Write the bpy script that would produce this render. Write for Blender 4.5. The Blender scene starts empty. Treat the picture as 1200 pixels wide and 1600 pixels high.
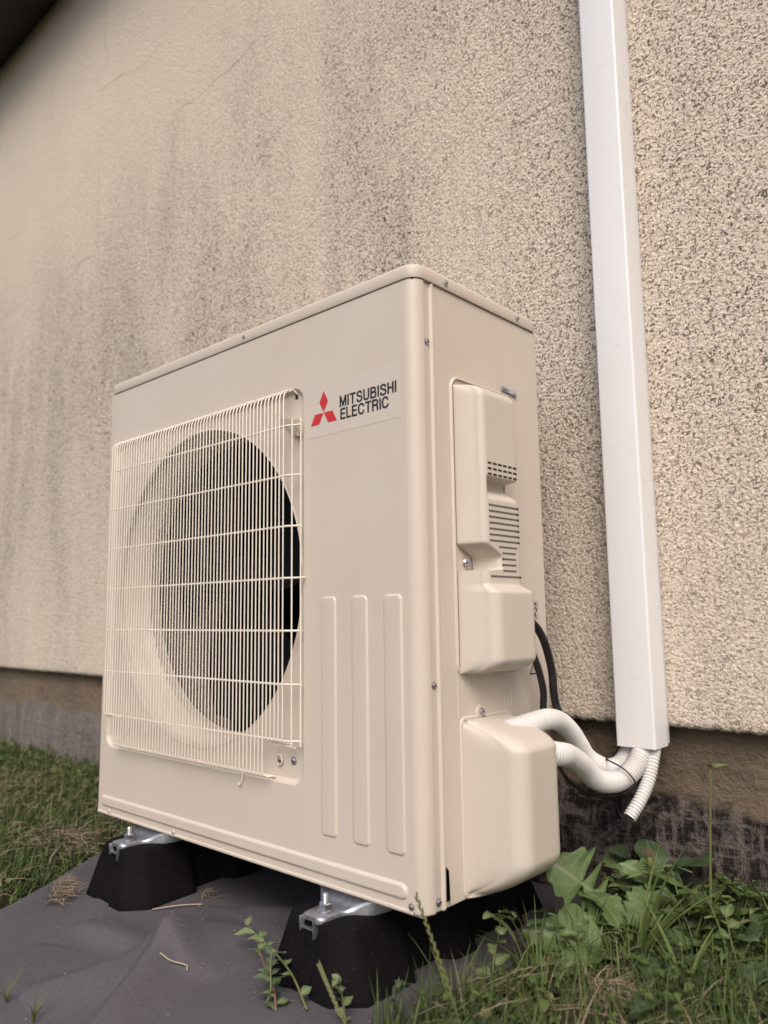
import bpy, bmesh, math, random
import numpy as np
from mathutils import Vector, Matrix, noise

random.seed(7)
rng = np.random.default_rng(11)
scene = bpy.context.scene
C = scene.collection
PI = math.pi

# ------------------------------------------------------------------ camera, sky, sun, exposure
cam_data = bpy.data.cameras.new('camera')
cam = bpy.data.objects.new('camera', cam_data)
C.objects.link(cam)
cam.location = (0.66471, -0.79631, 0.38384)
cam.rotation_mode = 'XYZ'
cam.rotation_euler = (1.70406, 0.013069, 0.742686)
cam_data.sensor_fit = 'HORIZONTAL'
cam_data.sensor_width = 36.0
cam_data.lens = 1203.06 / 1200 * 36.0
cam_data.clip_start = 0.02
cam_data.clip_end = 2000
cam_data.dof.use_dof = True
cam_data.dof.focus_distance = 1.25
cam_data.dof.aperture_fstop = 4.7
scene.camera = cam

SUN_DIR = Vector((0.50, -0.62, 0.80)).normalized()     # towards the sun
elev = math.asin(SUN_DIR.z)
azim = math.atan2(SUN_DIR.x, SUN_DIR.y)
world = bpy.data.worlds.new('World')
scene.world = world
world.use_nodes = True
wn = world.node_tree
bg = wn.nodes['Background']
sky = wn.nodes.new('ShaderNodeTexSky')
sky.sky_type = 'NISHITA'
sky.sun_disc = False
sky.sun_elevation = elev
sky.sun_rotation = azim
sky.air_density = 1.0
sky.dust_density = 4.0
sky.ozone_density = 0.6
wn.links.new(sky.outputs[0], bg.inputs[0])
bg.inputs[1].default_value = 0.115
sun_data = bpy.data.lights.new('sun', 'SUN')
sun_data.energy = 1.5
sun_data.angle = math.radians(34)
sun_data.color = (1.0, 0.885, 0.79)
sun = bpy.data.objects.new('sun', sun_data)
C.objects.link(sun)
sun.rotation_euler = (-SUN_DIR).to_track_quat('-Z', 'Y').to_euler()
scene.view_settings.view_transform = 'Standard'
scene.view_settings.look = 'None'
scene.view_settings.exposure = 0.45
scene.view_settings.gamma = 1.0
scene.view_settings.use_curve_mapping = False

# ------------------------------------------------------------------ material helpers
class NT:
    def __init__(s, name, rough=0.6, metal=0.0, color=None, spec=None):
        s.m = bpy.data.materials.new(name)
        s.m.use_nodes = True
        s.t = s.m.node_tree
        s.b = s.t.nodes['Principled BSDF']
        s.b.inputs['Roughness'].default_value = rough
        s.b.inputs['Metallic'].default_value = metal
        if spec is not None: s.b.inputs['Specular IOR Level'].default_value = spec
        if color is not None: s.b.inputs['Base Color'].default_value = (*color, 1)
        s.tc = None
    def n(s, kind, **kw):
        nd = s.t.nodes.new('ShaderNode' + kind)
        for k, v in kw.items(): setattr(nd, k, v)
        return nd
    def link(s, a, b): s.t.links.new(a, b)
    def coord(s, scale=(1, 1, 1), loc=(0, 0, 0), rot=(0, 0, 0)):
        if s.tc is None: s.tc = s.n('TexCoord')
        mp = s.n('Mapping')
        mp.inputs['Scale'].default_value = scale
        mp.inputs['Location'].default_value = loc
        mp.inputs['Rotation'].default_value = rot
        s.link(s.tc.outputs['Object'], mp.inputs['Vector'])
        return mp.outputs[0]
    def noise(s, scale, detail=3, rough=0.5, vec=None, dist=0):
        nd = s.n('TexNoise')
        nd.inputs['Scale'].default_value = scale
        nd.inputs['Detail'].default_value = detail
        nd.inputs['Roughness'].default_value = rough
        nd.inputs['Distortion'].default_value = dist
        s.link(vec if vec is not None else s.coord(), nd.inputs['Vector'])
        return nd.outputs['Fac']
    def voronoi(s, scale, feature='F1', vec=None, rand=1.0):
        nd = s.n('TexVoronoi', feature=feature)
        nd.inputs['Scale'].default_value = scale
        nd.inputs['Randomness'].default_value = rand
        s.link(vec if vec is not None else s.coord(), nd.inputs['Vector'])
        return nd.outputs['Distance']
    def ramp(s, fac, stops):
        nd = s.n('ValToRGB')
        e = nd.color_ramp.elements
        while len(e) < len(stops): e.new(0.5)
        for i, (p, c) in enumerate(stops):
            e[i].position = p
            e[i].color = (c, c, c, 1) if isinstance(c, (int, float)) else (*c, 1)
        s.link(fac, nd.inputs[0])
        return nd.outputs[0]
    def math(s, op, a, b=None, clamp=False):
        nd = s.n('Math', operation=op, use_clamp=clamp)
        for i, v in enumerate((a, b)):
            if v is None: continue
            if isinstance(v, (int, float)): nd.inputs[i].default_value = v
            else: s.link(v, nd.inputs[i])
        return nd.outputs[0]
    def mix(s, fac, a, b, blend='MIX'):
        nd = s.n('Mix', data_type='RGBA', blend_type=blend)
        for k, v in ((0, fac), (6, a), (7, b)):
            if isinstance(v, (int, float)): nd.inputs[k].default_value = v
            elif isinstance(v, tuple): nd.inputs[k].default_value = (*v, 1)
            else: s.link(v, nd.inputs[k])
        return nd.outputs[2]
    def sep(s, vec):
        nd = s.n('SeparateXYZ')
        s.link(vec, nd.inputs[0])
        return nd.outputs
    def bump(s, h, dist, strength=1.0, prev=None):
        nd = s.n('Bump')
        nd.inputs['Strength'].default_value = strength
        nd.inputs['Distance'].default_value = dist
        s.link(h, nd.inputs['Height'])
        if prev is not None: s.link(prev, nd.inputs['Normal'])
        return nd.outputs[0]
    def out(s, color=None, rough=None, normal=None):
        if color is not None: s.link(color, s.b.inputs['Base Color'])
        if rough is not None: s.link(rough, s.b.inputs['Roughness'])
        if normal is not None: s.link(normal, s.b.inputs['Normal'])
        return s.m

def paint(name, col, rough=0.42, dirt=0.5, peel=0.00012, spec=0.5):
    t = NT(name, spec=spec)
    big = t.noise(5, 4, 0.6)
    c = t.mix(t.ramp(big, [(0.3, 0.0), (0.75, 1.0)]), col, tuple(v * (1 - 0.07 * dirt) * k for v, k in zip(col, (1.0, 0.985, 0.95))))
    sp = t.noise(170, 2, 0.5)
    spk = t.ramp(sp, [(0.0, 1.0), (0.165, 1.0), (0.185, 0.0)])
    c = t.mix(t.math('MULTIPLY', spk, 0.5 * dirt), c, (0.10, 0.08, 0.06))
    r = t.ramp(t.noise(24, 4, 0.6), [(0.3, rough - 0.05), (0.7, rough + 0.09)])
    return t.out(c, r, t.bump(t.noise(900, 2, 0.5), peel, 0.6))

M = {}
IVORY = (0.605, 0.540, 0.476)
M['ivory'] = paint('ivory_powder_coat', IVORY, 0.40, 0.7)
M['ivory_plastic'] = paint('ivory_plastic', (0.595, 0.545, 0.485), 0.46, 0.8, 0.0002)
M['wire'] = paint('grille_wire_coat', (0.77, 0.715, 0.645), 0.38, 0.2)
M['duct'] = paint('white_pvc', (0.75, 0.765, 0.80), 0.30, 0.05, 0.00008)
M['lag'] = NT('white_lagging', 0.55)
_t = M['lag']
_v = _t.noise(700, 2, 0.5)
M['lag'] = _t.out(_t.mix(_t.ramp(_t.noise(18, 4), [(0.35, 0.0), (0.8, 1.0)]), (0.66, 0.655, 0.66), (0.54, 0.53, 0.52)), None, _t.bump(_v, 0.0004, 0.5))
M['black_cable'] = NT('black_cable_sheath', 0.42, color=(0.012, 0.010, 0.012)).m
M['fan_black'] = NT('black_fan_plastic', 0.62, color=(0.0045, 0.0045, 0.005), spec=0.12).m
M['inner_dark'] = NT('dark_coil', 0.8, color=(0.004, 0.004, 0.0045), spec=0.05).m
M['gap'] = NT('dark_gap', 0.9, color=(0.03, 0.024, 0.018)).m
M['red'] = NT('red_print', 0.4, color=(0.55, 0.028, 0.030)).m
M['print'] = NT('black_print', 0.45, color=(0.018, 0.017, 0.022)).m
M['film'] = NT('clear_film', 0.28, color=(0.600, 0.535, 0.472)).m
M['label_grey'] = NT('grey_label', 0.4, color=(0.42, 0.42, 0.46)).m
M['label_blue'] = NT('blue_print', 0.4, color=(0.06, 0.09, 0.20)).m
M['label_pale'] = NT('pale_label', 0.4, color=(0.62, 0.58, 0.50)).m

t = NT('galvanised_steel', 0.42, 0.9)
c = t.mix(t.ramp(t.voronoi(120), [(0.2, 0.0), (0.9, 1.0)]), (0.50, 0.53, 0.58), (0.36, 0.38, 0.43))
M['galv'] = t.out(c, t.ramp(t.noise(60, 3), [(0.3, 0.32), (0.7, 0.52)]), t.bump(t.noise(260, 3), 0.0003, 0.5))
t = NT('zinc_screw', 0.28, 0.95, (0.55, 0.55, 0.58))
M['zinc'] = t.out(None, None, t.bump(t.noise(500, 2), 0.0002, 0.5))

t = NT('black_rubber', 0.80, spec=0.10)
spk = t.ramp(t.noise(420, 2, 0.6), [(0.0, 0.0), (0.66, 0.0), (0.74, 1.0)])
dust = t.ramp(t.noise(11, 5, 0.65), [(0.35, 0.0), (0.8, 1.0)])
c = t.mix(dust, (0.0042, 0.0036, 0.0056), (0.0085, 0.0072, 0.0090))
c = t.mix(t.math('MULTIPLY', spk, 0.55), c, (0.10, 0.09, 0.085))
M['rubber'] = t.out(c, None, t.bump(t.noise(300, 4, 0.7), 0.0012, 0.7))

# stucco: pebbly render, dirt in the pits, long rain streaks, hairline board joints
t = NT('beige_stucco', 0.93, spec=0.15)
grain = t.noise(150, 4, 0.60, dist=0.4)
cells = t.voronoi(190, 'F1', t.coord())
relief = t.math('ADD', t.math('MULTIPLY', grain, 1.1), t.math('MULTIPLY', cells, -0.45))
relief = t.math('ADD', relief, t.math('MULTIPLY', t.noise(60, 2), 0.3))
pits = t.noise(185, 4, 0.62, dist=0.8)
pitmask = t.ramp(pits, [(0.41, 1.0), (0.46, 0.0)])
pitmask2 = t.ramp(t.noise(105, 4, 0.66, t.coord(loc=(3, 1, 5)), dist=1.4), [(0.395, 1.0), (0.435, 0.0)])
pit = t.math('MAXIMUM', pitmask, pitmask2)
big = t.noise(2.1, 6, 0.68, t.coord((1.0, 1, 0.34), (4.4, 0, 1.3)))
amount = t.ramp(big, [(0.34, 0.30), (0.60, 1.0)])
near = t.ramp(t.math('ADD', t.math('MULTIPLY', t.sep(t.coord())[0], 0.5), 0.5), [(0.22, 0.0), (0.46, 0.80)])
amount = t.math('MAXIMUM', amount, near)
base = t.mix(t.ramp(t.noise(1.3, 3, 0.5, t.coord(loc=(7, 0, 2))), [(0.3, 0.0), (0.7, 1.0)]), (0.735, 0.645, 0.550), (0.680, 0.600, 0.512))
base = t.mix(t.ramp(grain, [(0.36, 0.35), (0.55, 0.0)]), base, (0.42, 0.35, 0.28))
streak = t.ramp(t.noise(1.0, 6, 0.62, t.coord((11, 1, 0.55), (2.2, 0, 0.4))), [(0.50, 0.0), (0.72, 1.0)])
smask = t.ramp(t.noise(1.6, 3, 0.5, t.coord((1, 1, 0.8), (1.5, 0, 7))), [(0.38, 0.0), (0.66, 1.0)])
smask0 = t.math('MULTIPLY', streak, smask)
cx, cy, cz = t.sep(t.coord())
clean = t.math('MULTIPLY', t.math('MULTIPLY', t.math('ADD', cz, -1.25), 0.8, True), t.math('MULTIPLY', t.math('ADD', t.math('MULTIPLY', cx, -1.0), -0.7), 0.8, True))
keepd = t.math('SUBTRACT', 1.0, t.math('MULTIPLY', clean, 0.85))
fade = t.ramp(t.math('MULTIPLY', cz, 0.4), [(0.14, 0.0), (0.30, 1.0), (0.72, 1.0), (0.86, 0.1)])
smask = t.math('MULTIPLY', smask0, keepd)
pitf = t.math('MULTIPLY', t.math('MULTIPLY', pit, t.math('MULTIPLY', amount, keepd)), t.math('ADD', t.math('MULTIPLY', fade, 0.42), 0.62))
col = t.mix(t.math('MULTIPLY', smask, t.math('MULTIPLY', fade, 0.30)), base, (0.275, 0.250, 0.228))
col = t.mix(t.math('MULTIPLY', t.ramp(big, [(0.48, 0.0), (0.74, 0.36)]), keepd), col, (0.26, 0.23, 0.205))
col = t.mix(pitf, col, (0.060, 0.045, 0.037))
# hairline joints: near-horizontal lines about every 0.36 m, wavering
w1 = t.math('MULTIPLY', t.noise(1.6, 3, 0.55, t.coord((1, 1, 0.15))), 0.26)
w2 = t.math('MULTIPLY', t.noise(40, 3, 0.6), 0.012)
q = t.math('ADD', t.math('ADD', cz, w1), w2)
q = t.math('ABSOLUTE', t.math('SUBTRACT', t.math('MODULO', t.math('DIVIDE', q, 0.34), 1.0), 0.5))
ln = t.ramp(q, [(0.0, 1.0), (0.004, 1.0), (0.0085, 0.0)])
lm = t.ramp(t.noise(3.1, 3, 0.6, t.coord(loc=(9, 0, 3))), [(0.50, 0.0), (0.66, 0.60)])
col = t.mix(t.math('MULTIPLY', ln, lm), col, (0.14, 0.11, 0.09))
v1 = t.math('MULTIPLY', t.noise(2.2, 4, 0.6, t.coord((0.2, 1, 1))), 0.22)
q = t.math('ADD', t.math('ADD', cx, v1), w2)
q = t.math('ABSOLUTE', t.math('SUBTRACT', t.math('MODULO', t.math('DIVIDE', t.math('ADD', q, 9.13), 0.47), 1.0), 0.5))
ln = t.ramp(q, [(0.0, 1.0), (0.003, 1.0), (0.006, 0.0)])
lm = t.ramp(t.noise(2.7, 3, 0.6, t.coord(loc=(1, 0, 8))), [(0.52, 0.0), (0.66, 0.45)])
col = t.mix(t.math('MULTIPLY', ln, lm), col, (0.14, 0.11, 0.09))
M['stucco'] = t.out(col, None, t.bump(relief, 0.0036, 0.92))

# plinth: rough sand cement above, old bitumen brushed on below
t = NT('bitumen_plinth', 0.85, spec=0.25)
cx, cy, cz = t.sep(t.coord())
edge = t.math('ADD', cz, t.math('MULTIPLY', t.math('SUBTRACT', t.noise(3.5, 7, 0.72), 0.5), 0.11))
up = t.ramp(t.math('ADD', edge, 0.5), [(0.555, 0.0), (0.575, 1.0)])
sandc = t.mix(t.noise(55, 5, 0.7), (0.350, 0.270, 0.195), (0.160, 0.122, 0.090))
sandc = t.mix(t.ramp(t.noise(6, 4, 0.6), [(0.35, 0.5), (0.7, 0.0)]), sandc, (0.120, 0.096, 0.082))
br1 = t.noise(1.0, 6, 0.75, t.coord((70, 1, 12), rot=(0, 0.08, 0)), dist=0.6)
br2 = t.noise(1.0, 6, 0.75, t.coord((11, 1, 70), rot=(0, 0.10, 0)), dist=0.6)
br = t.math('ADD', t.math('MULTIPLY', t.math('MAXIMUM', br1, br2), 0.80), t.math('MULTIPLY', t.noise(42, 6, 0.75), 0.22))
patch = t.noise(16, 7, 0.75, dist=1.2)
f = t.ramp(t.math('ADD', t.math('MULTIPLY', br, 0.75), t.math('MULTIPLY', patch, 0.5)), [(0.615, 0.0), (0.715, 1.0)])
worn_lit = t.ramp(t.math('ADD', t.math('MULTIPLY', cx, -0.4), t.math('MULTIPLY', t.noise(5, 4), 0.4)), [(0.45, 0.0), (0.95, 0.8)])  # paler towards the left: brighter light there painted in, along with wear
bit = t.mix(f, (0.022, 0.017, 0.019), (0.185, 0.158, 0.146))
bit = t.mix(worn_lit, bit, t.mix(t.ramp(t.noise(1.0, 5, 0.7, t.coord((14, 1, 2.5))), [(0.40, 0.0), (0.62, 1.0)]), (0.190, 0.168, 0.155), (0.300, 0.272, 0.250)))
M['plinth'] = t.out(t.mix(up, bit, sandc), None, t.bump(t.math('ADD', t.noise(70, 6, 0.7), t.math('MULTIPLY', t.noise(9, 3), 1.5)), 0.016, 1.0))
M['soffit'] = NT('dark_soffit', 0.6, color=(0.030, 0.020, 0.024)).m
M['roof'] = NT('dark_roofing', 0.8, color=(0.05, 0.04, 0.04)).m

t = NT('ground_fabric', 0.9, spec=0.2)
wx = t.noise(1.0, 2, 0.5, t.coord((900, 160, 200)))
wy = t.noise(1.0, 2, 0.5, t.coord((160, 900, 200)))
wv = t.math('ADD', wx, wy)
c = t.mix(t.ramp(t.noise(4.5, 6, 0.6), [(0.3, 0.0), (0.75, 1.0)]), (0.118, 0.112, 0.128), (0.082, 0.078, 0.090))
c = t.mix(t.ramp(t.math('MULTIPLY', wv, 0.5), [(0.40, 0.42), (0.58, 0.0)]), c, (0.045, 0.041, 0.046))
c = t.mix(t.ramp(t.noise(300, 2), [(0.72, 0.0), (0.78, 0.35)]), c, (0.26, 0.24, 0.21))
c = t.mix(t.math('MULTIPLY', t.ramp(t.noise(9, 7, 0.75), [(0.50, 0.0), (0.75, 0.45)]), t.ramp(t.noise(220, 3, 0.7), [(0.42, 0.0), (0.60, 1.0)])), c, (0.17, 0.145, 0.12))
M['fabric'] = t.out(c, None, t.bump(wv, 0.0010, 0.7))

t = NT('soil_and_thatch', 0.95, spec=0.1)
c = t.mix(t.ramp(t.noise(28, 6, 0.7), [(0.3, 0.0), (0.7, 1.0)]), (0.014, 0.018, 0.008), (0.042, 0.036, 0.020))
M['ground'] = t.out(c, None, t.bump(t.noise(60, 6, 0.7), 0.02, 0.7))

def foliage(name, stops, rough=0.6, trans=0.25):
    t = NT(name, rough, spec=0.3)
    a = t.n('Attribute', attribute_name='tint')
    c = t.ramp(a.outputs['Fac'], stops)
    t.out(c)
    tr = t.n('BsdfTranslucent')
    t.link(c, tr.inputs['Color'])
    mx = t.n('MixShader')
    mx.inputs[0].default_value = trans
    t.link(t.b.outputs[0], mx.inputs[1]); t.link(tr.outputs[0], mx.inputs[2])
    t.link(mx.outputs[0], t.t.nodes['Material Output'].inputs['Surface'])
    return t.m
M['grass'] = foliage('grass_blades', [(0.0, (0.026, 0.042, 0.020)), (0.35, (0.084, 0.126, 0.036)), (0.66, (0.192, 0.232, 0.078)), (0.78, (0.20, 0.17, 0.115)), (1.0, (0.32, 0.26, 0.185))])
M['straw'] = foliage('dry_straw', [(0.0, (0.11, 0.075, 0.052)), (0.5, (0.24, 0.18, 0.125)), (1.0, (0.42, 0.35, 0.26))], 0.7, 0.1)
def leafmat(name, c1, c2, vein):
    t = NT(name, 0.52, spec=0.4)
    n = t.noise(60, 4, 0.6)
    c = t.mix(t.ramp(n, [(0.3, 0.0), (0.7, 1.0)]), c1, c2)
    uvx = t.sep(t.coord())
    mid = t.ramp(t.math('ABSOLUTE', uvx[0]), [(0.0, 0.8), (0.0012, 0.0)])
    c = t.mix(mid, c, vein)
    t.out(c, None, t.bump(t.noise(120, 3, 0.6), 0.002, 0.6))
    tr = t.n('BsdfTranslucent'); t.link(c, tr.inputs['Color'])
    mx = t.n('MixShader'); mx.inputs[0].default_value = 0.22
    t.link(t.b.outputs[0], mx.inputs[1]); t.link(tr.outputs[0], mx.inputs[2])
    t.link(mx.outputs[0], t.t.nodes['Material Output'].inputs['Surface'])
    return t.m
M['leaf'] = leafmat('green_leaf', (0.098, 0.158, 0.056), (0.142, 0.208, 0.082), (0.24, 0.28, 0.15))
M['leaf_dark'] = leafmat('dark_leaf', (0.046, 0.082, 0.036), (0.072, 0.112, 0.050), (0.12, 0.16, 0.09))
M['stem'] = NT('green_stem', 0.55, color=(0.115, 0.130, 0.045)).m
M['seed'] = NT('brown_seed_head', 0.8, color=(0.16, 0.095, 0.045)).m
M['reddish'] = NT('reddish_stem', 0.6, color=(0.17, 0.085, 0.06)).m

# ------------------------------------------------------------------ object helpers
def link(name, me, mat, parent=None, smooth=None):
    o = bpy.data.objects.new(name, me)
    C.objects.link(o)
    if mat is not None and len(me.materials) == 0: me.materials.append(mat)
    if parent is not None: o.parent = parent
    return o
def obj(name, bm, mat, parent=None, angle=35, recalc=True):
    if recalc: bmesh.ops.recalc_face_normals(bm, faces=bm.faces)
    me = bpy.data.meshes.new(name)
    bm.to_mesh(me); bm.free()
    if angle is not None:
        me.shade_smooth()
        me.set_sharp_from_angle(angle=math.radians(angle))
    return link(name, me, mat, parent)
def tag(o, label, cat, group=None, kind=None):
    o['label'] = label
    if cat: o['category'] = cat
    if group: o['group'] = group
    if kind: o['kind'] = kind
    return o
def thing(name, label, cat, loc=(0, 0, 0), rotz=0, group=None):
    o = bpy.data.objects.new(name, None)
    o.empty_display_size = 0.05
    C.objects.link(o)
    o.location = loc; o.rotation_euler = (0, 0, rotz)
    return tag(o, label, cat, group)

def box(bm, lo, hi, bev=0, seg=2, mtx=None):
    r = bmesh.ops.create_cube(bm, size=1)
    vs = r['verts']
    c = (Vector(lo) + Vector(hi)) / 2; s = Vector(hi) - Vector(lo)
    for v in vs: v.co = Vector((v.co.x * s.x, v.co.y * s.y, v.co.z * s.z)) + c
    if bev:
        es = list({e for v in vs for e in v.link_edges})
        r = bmesh.ops.bevel(bm, geom=es, offset=bev, segments=seg, affect='EDGES', profile=0.5)
        vs = list({v for f in r['faces'] for v in f.verts} | {v for v in vs if v.is_valid})
    if mtx is not None:
        for v in vs: v.co = mtx @ v.co
    return vs
def catmull(pts, n):
    P = [Vector(p) for p in pts]
    P = [P[0] * 2 - P[1]] + P + [P[-1] * 2 - P[-2]]
    out = []
    segs = len(P) - 3
    for i in range(segs):
        for k in range(n):
            t = k / n
            p0, p1, p2, p3 = P[i:i + 4]
            out.append(0.5 * ((2 * p1) + (-p0 + p2) * t + (2 * p0 - 5 * p1 + 4 * p2 - p3) * t * t + (-p0 + 3 * p1 - 3 * p2 + p3) * t ** 3))
    out.append(P[-2].copy())
    return out
def resample(path, step):
    d = [0]
    for a, b in zip(path, path[1:]): d.append(d[-1] + (b - a).length)
    n = max(2, int(d[-1] / step)); out = []; j = 0
    for i in range(n + 1):
        s = d[-1] * i / n
        while j < len(d) - 2 and d[j + 1] < s: j += 1
        f = (s - d[j]) / max(1e-9, d[j + 1] - d[j])
        out.append(path[j].lerp(path[j + 1], min(1, max(0, f))))
    return out, d[-1]
def tube(bm, path, rad, seg=12, caps=True):
    """rad: number or function of (index, count)"""
    n = len(path); rings = []; up = None
    for i, p in enumerate(path):
        t = (path[min(i + 1, n - 1)] - path[max(i - 1, 0)]).normalized()
        if up is None:
            up = Vector((0, 0, 1)) if abs(t.z) < 0.9 else Vector((1, 0, 0))
        side = t.cross(up).normalized(); up = side.cross(t).normalized()
        r = rad(i, n) if callable(rad) else rad
        rings.append([bm.verts.new(p + (side * math.cos(a) + up * math.sin(a)) * r) for a in (2 * PI * k / seg for k in range(seg))])
    for a, b in zip(rings, rings[1:]):
        for k in range(seg):
            bm.faces.new((a[k], a[(k + 1) % seg], b[(k + 1) % seg], b[k]))
    if caps:
        bm.faces.new(rings[0][::-1]); bm.faces.new(rings[-1])
    return rings
def lathe(bm, prof, seg, mtx):
    """prof: (r, h) list, axis local z"""
    rings = []
    for r, h in prof:
        if r < 1e-6: rings.append([bm.verts.new(mtx @ Vector((0, 0, h)))])
        else: rings.append([bm.verts.new(mtx @ Vector((r * math.cos(2 * PI * k / seg), r * math.sin(2 * PI * k / seg), h))) for k in range(seg)])
    for a, b in zip(rings, rings[1:]):
        for k in range(seg):
            k2 = (k + 1) % seg
            if len(a) == 1: bm.faces.new((a[0], b[k2], b[k])) if len(b) > 1 else None
            elif len(b) == 1: bm.faces.new((a[k], a[k2], b[0]))
            else: bm.faces.new((a[k], a[k2], b[k2], b[k]))
def frame(loc, zdir, roll=0):
    q = Vector(zdir).to_track_quat('Z', 'Y')
    return Matrix.Translation(loc) @ q.to_matrix().to_4x4() @ Matrix.Rotation(roll, 4, 'Z')

def rrect(x0, z0, x1, z1, r, n=6, ins=0):
    x0 += ins; z0 += ins; x1 -= ins; z1 -= ins; r = max(0.0005, r - ins)
    pts = []
    for cx, cz, a0 in ((x1 - r, z1 - r, 0), (x0 + r, z1 - r, 90), (x0 + r, z0 + r, 180), (x1 - r, z0 + r, 270)):
        for k in range(n + 1):
            a = math.radians(a0 + 90 * k / n)
            pts.append((cx + r * math.cos(a), cz + r * math.sin(a)))
    return pts
def circ(cx, cz, r, n=64): return [(cx + r * math.cos(2 * PI * k / n), cz + r * math.sin(2 * PI * k / n)) for k in range(n)]

class Panel:
    """flat sheet with pressed features; mapf(a, b, d) -> xyz, d is height off the sheet"""
    def __init__(s, mapf): s.bm = bmesh.new(); s.map = mapf
    def loop(s, pts, d): return [s.bm.verts.new(s.map(a, b, d)) for a, b in pts]
    def edges(s, vs):
        out = []
        for i in range(len(vs)):
            a, b = vs[i], vs[(i + 1) % len(vs)]
            e = s.bm.edges.get((a, b)) or s.bm.edges.new((a, b))
            out.append(e)
        return out
    def fill(s, *loops):
        es = [e for l in loops for e in s.edges(l)]
        bmesh.ops.triangle_fill(s.bm, use_beauty=True, use_dissolve=False, edges=es)
    def strip(s, a, b):
        n = len(a)
        for i in range(n):
            j = (i + 1) % n
            s.bm.faces.new((a[i], a[j], b[j], b[i]))
    def feature(s, loops):
        vl = [s.loop(p, d) for p, d in loops]
        for a, b in zip(vl, vl[1:]): s.strip(a, b)
        return vl[0], vl[-1]

def screw(parent, loc, nrm, r=0.0045, name='screw', mat=None):
    bm = bmesh.new()
    mt = frame(loc, nrm)
    lathe(bm, [(r * 1.25, 0), (r * 1.25, r * 0.18), (r * 0.98, r * 0.22), (r * 0.9, r * 0.5), (r * 0.6, r * 0.72), (r * 0.25, r * 0.78), (r * 0.22, r * 0.45), (0, r * 0.42)], 14, mt)
    o = obj(name, bm, mat or M['zinc'], parent, 30)
    bm = bmesh.new()
    box(bm, (-r * 0.55, -r * 0.12, r * 0.70), (r * 0.55, r * 0.12, r * 0.80), mtx=mt)
    box(bm, (-r * 0.12, -r * 0.55, r * 0.705), (r * 0.12, r * 0.55, r * 0.805), mtx=mt)
    obj('cross_slot', bm, M['gap'], o, None)
    return o

# ------------------------------------------------------------------ setting: ground, lawn
GZ = -0.115                                    # fabric level; the unit's underside is z = 0
WY = 0.50                                      # face of the stucco
def ground_h(x, y):
    return GZ - 0.012 + 0.012 * noise.noise(Vector((x * 1.7, y * 1.7, 0))) + 0.005 * noise.noise(Vector((x * 6, y * 6, 2)))
bm = bmesh.new()
xs = [-400, -120, -40, -15, -8, -5] + [-4 + 0.1 * i for i in range(61)] + [3, 5, 10, 30, 100, 400]
ys = [-400, -120, -40, -15, -6, -3] + [-1.5 + 0.1 * i for i in range(22)] + [1.5, 4, 12, 50, 400]
gv = [[bm.verts.new((x, y, ground_h(x, y))) for x in xs] for y in ys]
for j in range(len(ys) - 1):
    for i in range(len(xs) - 1): bm.faces.new((gv[j][i], gv[j][i + 1], gv[j + 1][i + 1], gv[j + 1][i]))
g = obj('ground', bm, M['ground'], None, 180)
g['kind'] = 'structure'; g['label'] = 'lawn soil and thatch beneath the grass around the house'

# ------------------------------------------------------------------ house wall
house = thing('house', 'weathered beige stucco house wall over a dark bitumen painted plinth', 'house wall', (0, WY, 0))
HZ = 3.06
def W2(x, y, z): return (x, y - WY, z)
bm = bmesh.new()
# front face above a ragged lower lip, built as rows that roll under
nx = 900; x0, x1 = -7.0, 4.0
xsq = np.concatenate([np.linspace(-7, -2.2, 240, endpoint=False), np.linspace(-2.2, 0.9, 1000, endpoint=False), np.linspace(0.9, 4, 160)])
rows = []
zr = [(0.0, 0.034), (0.0005, 0.016), (0.0022, 0.006), (0.006, 0.0015), (0.012, 0.0), (0.022, 0.0), (0.05, 0.0)]
def lip(x):
    return 0.1900 + 0.0040 * noise.noise(Vector((x * 60, 0, 0))) + 0.0028 * noise.noise(Vector((x * 170, 3, 0))) + 0.003 * noise.noise(Vector((x * 6, 7, 0)))
for k, (dz, dy) in enumerate(zr):
    row = []
    for x in xsq:
        b = lip(x)
        yy = dy
        if 0 < k < 6: yy += 0.0014 * noise.noise(Vector((x * 140, k * 1.7, 0)))
        row.append(bm.verts.new((x, yy, (b + dz) if k < 6 else 0.24)))
    rows.append(row)
top = [bm.verts.new((x, 0, HZ + 0.4)) for x in xsq]
rows.append(top)
for a, b in zip(rows, rows[1:]):
    for i in range(len(xsq) - 1): bm.faces.new((a[i], a[i + 1], b[i + 1], b[i]))
o = obj('stucco_render', bm, M['stucco'], house, 60)
# body of the wall behind, plus plinth
bm = bmesh.new()
box(bm, (-7, 0.034, 0.19), (4, 0.30, HZ + 0.4))
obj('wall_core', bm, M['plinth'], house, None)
bm = bmesh.new()
pxs = np.linspace(-7, 4, 420); pzs = [-0.45, -0.25, -0.14, -0.1, -0.06, -0.02, 0.02, 0.06, 0.10, 0.14, 0.18, 0.22]
pr = [[bm.verts.new((x, 0.035 + 0.004 * noise.noise(Vector((x * 5, z * 9, 0))) + 0.0015 * noise.noise(Vector((x * 25, z * 30, 4))) - (0.012 if z < 0.03 else 0.0) * (0.5 + noise.noise(Vector((x * 2, 0, 9)))), z)) for x in pxs] for z in pzs]
for a, b in zip(pr, pr[1:]):
    for i in range(len(pxs) - 1): bm.faces.new((a[i], a[i + 1], b[i + 1], b[i]))
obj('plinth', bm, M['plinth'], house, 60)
bm = bmesh.new()
box(bm, (-7, -0.30, HZ), (4, 0.0, HZ + 0.02))
sof = obj('roof_soffit', bm, M['soffit'], house, None)
bm = bmesh.new()
box(bm, (-7, -0.322, HZ - 0.015), (4, -0.302, HZ + 0.16), 0.003)
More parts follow.
